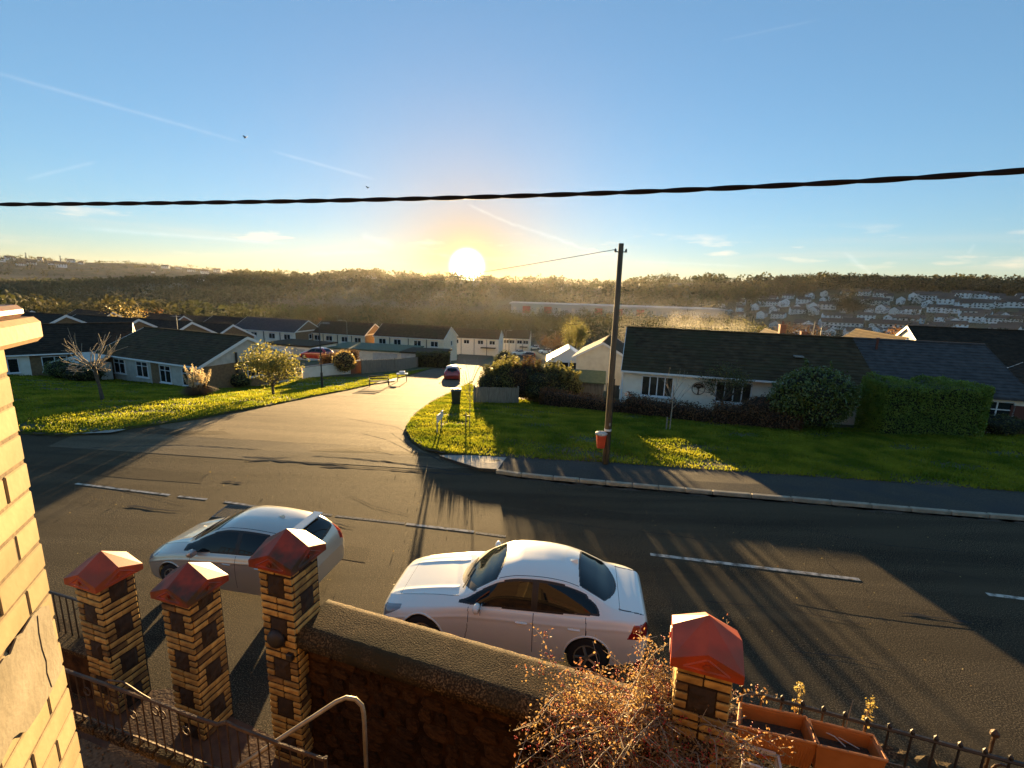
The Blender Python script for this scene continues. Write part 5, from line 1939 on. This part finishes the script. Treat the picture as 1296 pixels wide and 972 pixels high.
for lab, px, py, w, d, h, lf, n, sz, sd, co in (
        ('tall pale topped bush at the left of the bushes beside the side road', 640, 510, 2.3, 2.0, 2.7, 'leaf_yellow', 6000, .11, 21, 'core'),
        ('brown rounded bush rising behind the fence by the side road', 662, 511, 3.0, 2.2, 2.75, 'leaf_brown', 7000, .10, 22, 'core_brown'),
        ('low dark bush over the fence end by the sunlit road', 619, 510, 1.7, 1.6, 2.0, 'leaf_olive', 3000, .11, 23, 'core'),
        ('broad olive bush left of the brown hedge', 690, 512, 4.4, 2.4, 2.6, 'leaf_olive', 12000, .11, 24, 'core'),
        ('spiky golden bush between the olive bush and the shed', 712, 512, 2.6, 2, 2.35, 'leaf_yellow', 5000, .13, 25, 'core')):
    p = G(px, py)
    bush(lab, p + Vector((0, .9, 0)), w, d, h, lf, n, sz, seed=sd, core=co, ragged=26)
p = AY(640, 446, 60)
bush('lit rounded bush standing alone in the glare behind the fence', (p.x, p.y, T(p.x, p.y)), 3, 3, 3.2, 'leaf_olive', 3500, .16, seed=31)


def fence(label, pts, h, m, board=.12, name='fence'):
    t = thing(name, label, 'fence', (0, 0, 0))
    for a, b in zip(pts[:-1], pts[1:]):
        d = b - a
        L_ = d.length
        rz = math.atan2(d.y, d.x)
        n = max(2, int(L_ / board))
        for i in range(n):
            c = a + d * ((i + .5) / n)
            z = T(c.x, c.y)
            MB().box((c.x, c.y, z + h / 2 + random.uniform(-.015, .015)), (L_ / n * .94, .022 if i % 2 else .034, h), rz).build('board', m, t)
        for c in (a, b):
            MB().box((c.x, c.y, T(c.x, c.y) + h / 2 + .05), (.1, .1, h + .1), rz).build('post', m, t)
    return t


fence('short grey board fence at the corner of the verge by the side road', [G(600, 512), G(655, 512.5)], 1.15, 'wood_grey', .16)
fence('grey picket fence between the hedge and the bungalow corner', [G(768, 503), G(806, 508)], 1.0, 'wood_grey', .14)
fence('long grey garden fence running beside the side road lawn', [G(458, 474), G(500, 470), G(536, 464)], 1.5, 'wood_grey', .5)
# pale garden wall and brick end left of the fence
for lab, a, b, h, m in (('pale blue white garden wall below the brown hedge', (383, 480), (443, 474), 1.2, 'render_white'), ('brown brick garden wall joining the grey fence', (443, 474), (459, 473), 1.35, 'brick_red')):
    A, B = G(*a), G(*b)
    d = B - A
    w = thing('garden_wall', lab, 'wall', (A + B) / 2, math.atan2(d.y, d.x))
    MB().box((0, 0, h / 2 - .2), (d.length, .25, h + .4)).build('core', m, w)
    MB().box((0, 0, h + .04), (d.length + .05, .32, .08)).build('coping', 'concrete', w)
A, B = G(405, 473), G(445, 470)
hedge('golden brown hedge above the pale garden wall', [A + Vector((0, 2.0, 0)), B + Vector((-.5, 2.0, 0))], 2.3, 1.4, 'leaf_brown', 5000, .14, rough=.12)
p = AY(444, 460, 47)
bush('feathery golden shrub at the end of the brown hedge', (p.x - .6, p.y, T(p.x, p.y) + .3), 2.2, 1.8, 2.3, 'leaf_gold', 2600, .16, seed=41, core='core_brown')
hz = [AY(530, 452, 66), AY(566, 449, 68)]
hedge('hazy dark hedge beyond the grey garden fence', [Vector((q.x, q.y, 0)) for q in hz], 2.4, 1.6, 'leaf_olive', 2500, .2)

# lawn trees
p = G(131, 508)
rr = random.Random(5)
t = thing('pollarded_tree', 'bare pollarded tree with knobbly twigs on the left lawn', 'tree', p)
mb, tips = MB(), []
mb.tube([(0, 0, -.2), (-.10, 0, .8), (-.25, 0, 1.9)], [.10, .065, .09], 8, False)
for k in range(16):
    a = k * 2.4
    limb(mb, Vector((-.28 + .25 * math.cos(a), .2 * math.sin(a), 1.9)), Vector((math.cos(a) * .9, math.sin(a) * .8, rr.uniform(.25, 1.9))), rr.uniform(.8, 1.9), .032, 1, .5, tips, rr, curve=.22, minr=.012, kids=(2, 4))
for k in range(40):
    a = rr.uniform(0, 6.28)
    c = Vector((-.4 + .9 * math.cos(a) * rr.random(), .5 * math.sin(a), 1.85 + rr.uniform(-.2, .3)))
    limb(mb, c, Vector((math.cos(a), math.sin(a), rr.uniform(-.5, .4))), .35, .03, 0, .5, tips, rr, curve=.5, minr=.015)
mb.build('crown', 'bark_pale', t, True)
MB().tube([(0, 0, -.2), (-.10, 0, .8), (-.25, 0, 1.95)], [.11, .07, .10], 8, False).build('trunk', 'bark', t, True)
p = AY(108, 484, 36)
bush('dark olive shrub behind the bare pollarded tree', (p.x, p.y, T(p.x, p.y)), 3.4, 2.2, 1.5, 'leaf_olive', 3000, .12, seed=51)
p = AY(62, 474, 37)
bush('dark shrub before the white walled bungalow by the bay wall', (p.x + 1.2, p.y, T(p.x, p.y)), 2.6, 2.0, 1.7, 'leaf_evergreen', 2600, .12, seed=52)
p = G(346, 502)
tree('shrub_tree', 'small leafy tree with sunlit yellow green leaves on the lawn', p, 3.5, 3.7, 'leaf_yellow', 3600, .15, seed=6, trunk=.24, depth=4, tr=.085)
p = G(292, 492)
bush('low leafy shrub spreading left of the sunlit yellow green tree', p + Vector((.3, .3, 0)), 2.2, 1.5, 1.35, 'leaf_yellow', 1400, .14, seed=7, core='core_brown', lumps=3)
# pampas grass
p = G(252, 503)
t = thing('pampas_grass', 'clump of pampas grass with pale plumes on the lawn', 'pampas grass', p)
mb = MB()
n = 900
a = rng.uniform(0, 2 * np.pi, n)
l = rng.uniform(.5, 1.0, n)
o_ = rng.uniform(.3, 1.0, n)
P0 = np.stack([np.cos(a) * .35 * o_, np.sin(a) * .35 * o_, np.zeros(n)], -1)
mid = P0 + np.stack([np.cos(a) * l * .35, np.sin(a) * l * .35, l * .75], -1)
end = P0 + np.stack([np.cos(a) * l * 1.0, np.sin(a) * l * 1.0, l * .45], -1)
sd_ = np.stack([-np.sin(a), np.cos(a), a * 0], -1) * .018
V = np.stack([P0 - sd_, P0 + sd_, mid + sd_, mid - sd_, end], 1)
F = [(5 * i, 5 * i + 1, 5 * i + 2, 5 * i + 3) for i in range(n)] + [(5 * i + 3, 5 * i + 2, 5 * i + 4) for i in range(n)]
me = D.meshes.new('blades')
me.from_pydata([tuple(v) for v in V.reshape(-1, 3)], [], F)
link('blades', me, t, 'leaf_brown')
for k in range(26):
    a = k * 2.4
    q = .1 + .75 * random.random()
    hh = random.uniform(1.1, 2.0)
    b0 = Vector((math.cos(a) * q * .3, math.sin(a) * q * .3, 0))
    b1 = Vector((math.cos(a) * q, math.sin(a) * q, hh))
    MB().tube([b0, b0.lerp(b1, .6), b1], .008, 4, False).build('stem', 'pampas', t)
    pts = np.array([tuple(b0.lerp(b1, .62 + .42 * u) + Vector((random.gauss(0, 1), random.gauss(0, 1), 0)) * .055 * math.sin(math.pi * min(1, u * .9 + .1))) for u in np.linspace(0, 1, 70)])
    link('plume', leaf_mesh('plume', pts, .13, aspect=.35, droop=-1.5), t, 'pampas')

# saplings, stakes and the small tree by the window
def sapling(label, base, h, seed, leaf=None, stake=True, spread=.45, tr=.03):
    rr = random.Random(seed)
    t = thing('sapling', label, 'tree', base)
    mb, tips = MB(), []
    mb.tube([(0, 0, -.1), (.02, 0, h * .4), (0, 0, h * .72)], [tr, tr * .8, tr * .6], 6, False)
    for k in range(9):
        a = k * 2.4
        limb(mb, Vector((0, 0, h * rr.uniform(.35, .72))), Vector((math.cos(a), math.sin(a) * .6, rr.uniform(.8, 1.8))), h * rr.uniform(.2, .34), tr * .45, 1, spread, tips, rr, minr=.005, kids=(1, 3))
    mb.build('trunk', 'bark_pale', t, True)
    if stake:
        MB().tube([(-.16, 0, -.1), (-.16, 0, .75)], .035, 6).build('stake', 'wood_grey', t)
        MB().box((-.08, 0, .62), (.2, .03, .05)).build('tie', 'black_metal', t)
    if leaf:
        c = np.array([tuple(p) for p, d, k in tips])
        link('crown', leaf_mesh('crown', c[rng.integers(0, len(c), 500)] + rng.normal(size=(500, 3)) * .09, .09), t, leaf)
    return t


sapling('bare pale sapling with stake on the verge before the strip window', G(847, 547), 3.2, 3)
sapling('thin bare sapling with dark stake at the verge corner', G(594, 543), 3.0, 8, tr=.022, spread=.25)
p = G(912, 530)
tree('small_tree', 'small sparse tree with golden leaves before the bungalow window', p, 2.9, 2.3, 'leaf_olive', 1300, .10, seed=17, trunk=.4, depth=4)

# wheelie bin, street sign, bench, table, lamp posts
p = G(577, 514)
wb_ = thing('wheelie_bin', 'dark wheelie bin at the edge of the verge by the side road', 'bin', p, R(8))
MB().add([(-.22, -.26, .06), (.22, -.26, .06), (.22, .26, .06), (-.22, .26, .06), (-.29, -.33, .98), (.29, -.33, .98), (.29, .37, .98), (-.29, .37, .98)],
         [(3, 2, 1, 0), (4, 5, 6, 7), (0, 1, 5, 4), (1, 2, 6, 5), (2, 3, 7, 6), (3, 0, 4, 7)]).build('body', 'plastic_green', wb_)
MB().prism([(-.31, -.36, .985), (-.31, .40, .985), (-.31, .40, 1.03), (-.31, 0, 1.1), (-.31, -.36, 1.04)], (.62, 0, 0)).build('lid', 'plastic_green', wb_)
MB().tube([(-.25, .45, .95), (.25, .45, .95)], .02, 6).build('handle', 'plastic_green', wb_)
for s in (-.25, .25):
    MB().lathe([(.1, -.03), (.1, .03)], (s, .28, .1), 12, 'x').build('wheel', 'tyre', wb_)
p = G(556, 549)
ss = thing('street_sign', 'small pale street sign seen edge on at the verge corner', 'sign', p, R(84))
for s in (-.35, .35):
    MB().tube([(s, 0, -.1), (s, 0, .95)], .03, 6).build('post', 'concrete', ss)
MB().box((0, -.035, .78), (1.0, .02, .3)).build('plate', 'upvc', ss)
p = G(480, 489)
bc = thing('bench', 'black metal bench frame standing beside the side road', 'bench', p, R(20))
for s in (-.75, .75):
    MB().tube([(s, -.3, 0), (s, -.28, .45), (s, .2, .42), (s, .32, .9)], .03, 6).tube([(s, .3, 0), (s, .2, .42)], .03, 6).tube([(s, -.3, .66), (s, .24, .66)], .025, 6).tube([(s, -.29, .45), (s, -.3, .66)], .025, 6).build('leg', 'black_metal', bc)
for k in range(4):
    MB().box((0, -.22 + .13 * k, .45), (1.5, .09, .03)).build('seat_slat', 'black_metal', bc)
for k in range(2):
    MB().box((0, .25 + .05 * k, .62 + .18 * k), (1.5, .03, .1)).build('back_slat', 'black_metal', bc)
p = G(509, 483)
tb = thing('bird_table', 'small white topped stand beside the black bench', 'table', p, R(10))
MB().box((0, 0, .75), (1.0, .6, .06), bev=.02).build('top', 'upvc', tb)
MB().box((0, 0, .88), (.5, .35, .2), bev=.03).build('box', 'upvc', tb)
for sx in (-.4, .4):
    for sy in (-.22, .22):
        MB().tube([(sx, sy, 0), (sx, sy, .72)], .025, 5).build('leg', 'galv', tb)


def lamp_post(label, base, h, rz, m='galv', arm=.9, group='street lamps'):
    t = thing('street_lamp', label, 'street lamp', base, rz, group)
    MB().tube([(0, 0, -.2), (0, 0, 1.3), (0, 0, 1.31), (0, 0, h - .2)], [.085, .085, .05, .04], 8).build('post', 'black_metal' if m == 'k' else 'galv', t)
    MB().tube([(0, 0, h - .22), (arm * .3, 0, h), (arm, 0, h + .03)], .03, 6).build('arm', 'galv', t)
    MB().box((arm + .2, 0, h + .03), (.6, .2, .12), bev=.04).build('lantern', 'galv', t)


p = G(408, 492)
lamp_post('street lamp with dark base on the sunlit lawn by the path', p, 5.2, R(-20), 'k', .5)
for lab, px, dist, h, rz in (('street lamp before the cream semis', 440, 80, 6.5, 180), ('street lamp left of the small white house in the glare', 640, 110, 7, 0), ('street lamp beside the round yellow tree', 702, 115, 7.5, 180),
                             ('street lamp with curved top showing above the brown roof ridge', 1036, 60, 7.4, 0)):
    p = AY(px, 440, dist)
    lamp_post(lab, (p.x, p.y, T(p.x, p.y)), h, R(rz))

# fallen leaves on the tarmac
n = 420
X, Y = rng.uniform(-14, 16, n), rng.uniform(6.5, 16, n)
k = (Y < 14.3 - .16 * X)
P = np.stack([X, Y, Tn(X, Y) + .012], -1)[k]
me = leaf_mesh('fallen_leaves', P, .035, up=3.0)
tag(link('fallen_leaves', me, None, 'leaf_gold'), 'scraps of fallen leaf scattered over the main road', 'leaves', kind='stuff')

n = 5200
X, Y = rng.uniform(-30, 26, n), rng.uniform(14, 32, n)
k = inside(verge_poly, X, Y) | inside(lawn_poly, X, Y)
P = np.stack([X, Y, Tn(X, Y) + .10], -1)[k]
tag(link('leaf_litter', leaf_mesh('leaf_litter', P, .075, up=1.2), None, 'leaf_litter'), 'brown leaf litter strewn over the grass', 'leaves', kind='stuff')

# drain cover
A, B, C_, D_ = G(268, 654), G(302, 656), G(318, 641), G(288, 639)
dc = thing('drain_cover', 'rectangular ribbed metal drain cover in the road by the silver car', 'drain cover', (0, 0, 0))
fr = MB()
for a, b in ((A, B), (B, C_), (C_, D_), (D_, A)):
    fr.tube([a + Vector((0, 0, -.013)), b + Vector((0, 0, -.013))], .02, 4)
fr.build('frame', 'galv', dc)
for i in range(9):
    u = (i + .5) / 9
    MB().tube([A.lerp(B, u) + Vector((0, 0, -.013)), D_.lerp(C_, u) + Vector((0, 0, -.013))], .02, 4).build('bar', 'galv', dc)

# berry bush in the front garden
bs = thing('berry_bush', 'arching bush of tiny golden leaves and red berries over the coped wall', 'bush', (0, 0, 0))
rr = random.Random(77)
mb = MB()
LP, BP = [], []
for k in range(320):
    o = Vector((1.26 + rr.gauss(0, .31), 3.76 + rr.gauss(0, .17), rr.uniform(1.15, 2.15)))
    a = rr.uniform(0, 6.28)
    L_ = rr.uniform(.4, .95) * (1.45 if k % 7 == 0 else 1)
    dd = Vector((math.cos(a) * .6, math.sin(a) * .35, 1.0)).normalized()
    q = [o]
    for i in range(9):
        dd = (dd + Vector((math.cos(a) * .16, math.sin(a) * .08, -.17)) + Vector((rr.uniform(-1, 1), rr.uniform(-1, 1), rr.uniform(-1, 1))) * .12).normalized()
        q.append(q[-1] + dd * L_ / 9)
    mb.tube(q, [.008 - .0007 * i for i in range(10)], 4, False)
    for i in range(1, 9):
        for j in range(7):
            p = q[i].lerp(q[i + 1], rr.random()) + Vector((rr.gauss(0, .045), rr.gauss(0, .045), rr.gauss(0, .04)))
            (BP if rr.random() < .06 else LP).append(tuple(p))
        if rr.random() < .5:
            e = q[i] + Vector((rr.gauss(0, .12), rr.gauss(0, .12), rr.gauss(.02, .08)))
            mb.tube([q[i], e], .003, 3, False)
            for j in range(8):
                LP.append(tuple(q[i].lerp(e, rr.random() * 1.15) + Vector((rr.gauss(0, .02), rr.gauss(0, .02), rr.gauss(0, .02)))))
mb.build('stems', 'bark_pale', bs)
link('foliage', leaf_mesh('foliage', LP, .030, aspect=.55), bs, 'leaf_dry')
bm_ = MB()
for p in BP:
    for j in range(4):
        c = Vector(p) + Vector((rr.gauss(0, .015), rr.gauss(0, .015), rr.gauss(0, .015)))
        blob(bm_, c, (.0075, .0075, .0075), 6, 0)
bo = bm_.build('berries', 'berry', bs, True)
bo['kind'] = 'stuff'

# ------------------------------------------------------------------ middle distance trees
def far_tree(label, px, py, dist, w, h, leaf, n, size, seed, trunk=.25, name='tree', group=None):
    p = AY(px, py, dist)
    return tree(name, label, (p.x, p.y, T(p.x, p.y)), h, w, leaf, n, size, seed=seed, trunk=trunk, depth=3, group=group)


far_tree('round yellow green tree glowing beyond the parked cars', 726, 440, 118, 6.6, 10.5, 'leaf_yellow', 2600, .42, 61, .28)
far_tree('brown bare crowned tree left of the round yellow tree', 700, 440, 112, 6.5, 7.0, 'leaf_brown', 1500, .3, 62)
far_tree('orange brown tree above the slate roof ridge', 1140, 420, 125, 13, 11.5, 'leaf_orange', 3600, .45, 63, .15)
far_tree('broad brown tree behind the brown roof ridge', 1005, 415, 150, 22, 12, 'leaf_brown', 4200, .5, 64, .15)
far_tree('olive tree right of the smoke', 935, 415, 150, 16, 13, 'leaf_olive', 3600, .5, 65, .15)
far_tree('second olive tree right of the smoke with paler crown', 968, 415, 165, 14, 12, 'leaf_olive', 3000, .5, 66, .15)
far_tree('pale brown thicket at the right edge above the dark roof', 1265, 420, 130, 18, 9, 'leaf_brown', 3200, .45, 67, .15)
far_tree('brown tree left of the right edge thicket', 1225, 420, 150, 12, 7, 'leaf_brown', 2200, .45, 68, .15)
far_tree('tall bare willow with pale branches left of the brick gable', 152, 405, 82, 7, 7.5, 'leaf_gold', 900, .25, 69, .2)
far_tree('second pale willow beside the tall one on the left', 160, 405, 95, 5, 9, 'leaf_gold', 600, .25, 70, .2)
far_tree('orange leaved tree right of the willows', 197, 400, 120, 8, 9, 'leaf_orange', 1600, .4, 71, .2)
for i, (px, dist, w, h, lf) in enumerate(((262, 108, 7, 6, 'leaf_orange'), (282, 112, 8, 7, 'leaf_brown'), (305, 115, 7, 6.5, 'leaf_orange'), (326, 118, 7, 6, 'leaf_brown'), (400, 135, 8, 9, 'leaf_brown'), (380, 140, 9, 8, 'leaf_olive'), (415, 138, 7, 8, 'leaf_orange'))):
    far_tree(('first', 'second', 'third', 'fourth', 'seventh', 'fifth', 'sixth')[i] + ' from the left of the autumn trees behind the middle houses', px, 400, dist, w, h, lf, 1300, .38, 80 + i, .12, group='autumn trees behind the middle houses')
far_tree('dark conifer clump on the far right hillside', 1072, 400, 420, 34, 22, 'wood_dark', 2400, 1.4, 95, .08)
far_tree('bare tree on the skyline right of the pole', 832, 362, 1000, 16, 26, 'wood_dark', 160, 1.6, 96, .3)
far_tree('taller bare tree on the skyline right of the pole', 842, 362, 1000, 18, 30, 'wood_dark', 190, 1.6, 97, .3)

# ------------------------------------------------------------------ woods, far town, hill masts
def woods(name, label, spots, m, per, seed):
    P, S = [], []
    for x, y, h, w in spots:
        z = T(x, y)
        n = int(per * min(1.6, max(.5, 420 / math.hypot(x, y))))
        q, dd = ball_pts(n, (x, y, z + h * .55), (w / 2, w / 2, h * .5), .35)
        P.append(q)
        S.append(np.full(n, (w * .135) * min(1.5, max(.75, math.hypot(x, y) / 600))))
    P = np.concatenate(P)
    S = np.concatenate(S)
    o = link(name, leaf_mesh(name, P, S, aspect=.8, up=.4), None, m)
    tag(o, label, 'woodland', kind='stuff')


def spots(n, px0, px1, r0, r1, hh, ww, pw=1.0):
    r = []
    for _ in range(n):
        az = math.atan((random.uniform(px0, px1) - 648) / 600)
        d = r0 + (r1 - r0) * random.random() ** pw
        x, y = d * math.sin(az), d * math.cos(az)
        h = random.uniform(*hh)
        r.append((x, y, h, h * random.uniform(*ww)))
    return r


woods('woodland', 'brown autumn woods filling the valley and the middle ridge', spots(900, 330, 940, 190, 480, (7, 13), (.8, 1.2)) + spots(500, 960, 1500, 690, 1000, (8, 16), (.9, 1.3)) + spots(1500, 300, 960, 560, 1330, (8, 21), (.9, 1.4)), 'wood_far', 76, 1)
woods('woodland', 'dark woods spread below the hill on the left', spots(420, -900, -60, 150, 900, (7, 14), (.9, 1.4)) + spots(620, -60, 345, 180, 560, (7, 13), (.8, 1.3)) + spots(900, -60, 345, 560, 1060, (8, 14), (.9, 1.5)), 'wood_far', 70, 2)
woods('woodland', 'dark trees along the right hand skyline and between its houses', spots(800, 880, 1340, 690, 900, (10, 17), (.8, 1.2)) + spots(760, 880, 1340, 170, 690, (4, 8), (.8, 1.3)), 'wood_dark', 62, 3)
woods('woodland', 'faint tree clumps along the far left hill', spots(500, -60, 320, 2600, 3900, (10, 18), (1.2, 2.4)), 'wood_far', 20, 4)

FW = []
for kind in range(3):
    w, d, e, r = ((9, 7.5, 5, 2.6), (16, 8, 5, 2.6), (30, 8.5, 5.2, 2.8))[kind]
    mw = MB()
    mw.add([(-w / 2, -d / 2, -3), (w / 2, -d / 2, -3), (w / 2, d / 2, -3), (-w / 2, d / 2, -3), (-w / 2, -d / 2, e), (w / 2, -d / 2, e), (w / 2, d / 2, e), (-w / 2, d / 2, e), (-w / 2, 0, e + r), (w / 2, 0, e + r)],
           [(0, 1, 5, 4), (1, 2, 6, 9, 5), (2, 3, 7, 6), (3, 0, 4, 8, 7)])
    a = mw.mesh('far_house')
    a.materials.append(MT['wall_far'])
    mr = MB()
    k = .5
    for s in (-1, 1):
        mr.prism([(-w / 2 - .3, s * (d / 2 + k), e - k * r / (d / 2)), (w / 2 + .3, s * (d / 2 + k), e - k * r / (d / 2)), (w / 2 + .3, 0, e + r), (-w / 2 - .3, 0, e + r)], (0, 0, .3))
    b = mr.mesh('roof')
    b.materials.append(MT['roof_far'])
    mn = MB()
    for u in np.linspace(-.36, .36, {0: 2, 1: 4, 2: 8}[kind]):
        for z in (1.5, 3.9):
            mn.box((u * w, -d / 2 - .03, z), (1.5, .08, 1.2))
    c = mn.mesh('windows')
    c.materials.append(MT['glass'])
    FW.append((a, b, c))


def far_house(label, group, x, y, rz, kind, sc=1.0):
    a, b, c = FW[kind]
    o = link('far_house', a)
    o.location = (x, y, T(x, y))
    o.rotation_euler = (0, 0, rz)
    o.scale = (sc, sc, sc)
    tag(o, label, 'house', group)
    link('roof', b, o)
    link('windows', c, o)['kind'] = 'stuff'


rows = (('nearest', 400, (1000, 1330), 11), ('second', 450, (960, 1330), 14), ('third', 500, (920, 1330), 18), ('fourth', 550, (900, 1330), 20), ('fifth', 600, (900, 1330), 22), ('topmost', 650, (920, 1330), 20))
ORD = ['first', 'second', 'third', 'fourth', 'fifth', 'sixth', 'seventh', 'eighth', 'ninth', 'tenth', 'eleventh', 'twelfth', 'thirteenth', 'fourteenth', 'fifteenth', 'sixteenth', 'seventeenth', 'eighteenth', 'nineteenth', 'twentieth', 'twenty-first', 'twenty-second']
for nm, r0, (a0, a1), n in rows:
    for i in range(n):
        px = a0 + (a1 - a0) * (i + random.uniform(.1, .9)) / n
        az = math.atan((px - 648) / 600)
        r = r0 + random.uniform(-22, 22)
        kd = random.choice((0, 0, 1, 1, 1, 2))
        far_house('%s from the left in the %s row up the far right hillside, %s' % (ORD[i], nm, ('small pale house', 'pale semi', 'long pale terrace')[kd]), '%s row of hillside houses' % nm, r * math.sin(az), r * math.cos(az),
                  -az + random.choice((0, 0, 0, math.pi / 2)) + random.uniform(-.35, .35), kd, random.uniform(.7, .95))
for i in range(16):
    px = 12 + i * 12.5 if i < 9 else 200 + (i - 9) * 16
    az = math.atan((px - 648) / 600)
    r = random.uniform(3000, 3600)
    far_house('%s from the left of the tiny pale buildings on the far left hill' % ORD[i], 'buildings on the far left hill', r * math.sin(az), r * math.cos(az), -az + random.uniform(-.4, .4), random.choice((0, 1, 1)), random.uniform(1.6, 2.6))
for i in range(9):
    px = (255, 330, 345, 440, 455, 470, 690, 700, 765)[i]
    az = math.atan((px - 648) / 600)
    r = random.uniform(880, 1100)
    far_house('%s from the left of the tiny pale houses in the ridge woods' % ORD[i], 'houses in the ridge woods', r * math.sin(az), r * math.cos(az), -az + random.uniform(-.4, .4), 1, 1.3)
for i, (px, h) in enumerate(((45, 34), (87, 30), (200, 28))):
    az = math.atan((px - 648) / 600)
    r = 3500
    x, y = r * math.sin(az), r * math.cos(az)
    m = thing('mast', ('leftmost', 'middle', 'rightmost')[i] + ' of three thin masts on the far left hill', 'mast', (x, y, T(x, y)), 0, 'hill masts')
    MB().tube([(0, 0, -5), (0, 0, h)], [3.0, 1.2], 6).build('tower', 'galv', m)
    MB().box((0, 0, h * .8), (9, 2, 2)).build('antenna', 'galv', m)

# ------------------------------------------------------------------ air
def volume(name, label, lo, hi, density, colr, aniso, noise=None):
    c = [(a + b) / 2 for a, b in zip(lo, hi)]
    o = MB().box((0, 0, 0), [b - a for a, b in zip(lo, hi)])
    me = o.mesh(name)
    m = D.materials.new(name)
    m.use_nodes = True
    nt = m.node_tree
    nt.nodes.clear()
    out = nt.nodes.new('ShaderNodeOutputMaterial')
    v = nt.nodes.new('ShaderNodeVolumePrincipled')
    v.inputs['Color'].default_value = (*colr, 1)
    v.inputs['Density'].default_value = density
    v.inputs['Anisotropy'].default_value = aniso
    nt.links.new(v.outputs[0], out.inputs['Volume'])
    me.materials.append(m)
    ob = link(name, me)
    ob.location = c
    tag(ob, label, 'haze', kind='stuff')
    return ob, m, v


volume('haze', 'pale golden haze filling the valley', (-5200, -75, -60), (5200, 5600, 125), 0.000005, (0.95, 0.93, 0.90), 0.65)

sm_, smm, smv = volume('smoke', 'thin golden smoke drifting behind the brown roof ridge', (13, 62, -8), (36, 74, 5.5), 0.05, (0.95, 0.93, 0.9), 0.5)
nt = smm.node_tree
tcn = nt.nodes.new('ShaderNodeTexCoord')
nz = nt.nodes.new('ShaderNodeTexNoise')
nz.inputs['Scale'].default_value = 0.22
nz.inputs['Detail'].default_value = 4
nt.links.new(tcn.outputs['Object'], nz.inputs['Vector'])
sx = nt.nodes.new('ShaderNodeVectorMath')
sx.operation = 'MULTIPLY'
sx.inputs[1].default_value = (1 / 11.5, 1 / 6, 1 / 6.7)
nt.links.new(tcn.outputs['Object'], sx.inputs[0])
ln = nt.nodes.new('ShaderNodeVectorMath')
ln.operation = 'LENGTH'
nt.links.new(sx.outputs[0], ln.inputs[0])
fl = nt.nodes.new('ShaderNodeMapRange')
for i, v in zip((1, 2, 3, 4), (0.25, 1.0, 1.0, 0.0)):
    fl.inputs[i].default_value = v
nt.links.new(ln.outputs['Value'], fl.inputs[0])
mr = nt.nodes.new('ShaderNodeMapRange')
for i, v in zip((1, 2, 3, 4), (0.45, 0.75, 0.0, 0.07)):
    mr.inputs[i].default_value = v
nt.links.new(nz.outputs[0], mr.inputs[0])
mm = nt.nodes.new('ShaderNodeMath')
mm.operation = 'MULTIPLY'
nt.links.new(mr.outputs[0], mm.inputs[0])
nt.links.new(fl.outputs[0], mm.inputs[1])
nt.links.new(mm.outputs[0], smv.inputs['Density'])
sm_['category'] = 'smoke'
SC.cycles.volume_step_rate = 4.0

ms_, msm, msv = volume('mist', 'golden mist and chimney smoke lying low in the valley', (-700, 62, -34), (420, 1150, 1.5), 0.00004, (0.95, 0.93, 0.90), 0.6)
ms_['category'] = 'mist'

m2_, m2m, m2v = volume('mist', 'thin golden mist over the wooded middle ridge', (-650, 180, -40), (380, 1500, 22), 0.000022, (0.95, 0.93, 0.90), 0.6)
m2_['category'] = 'mist'
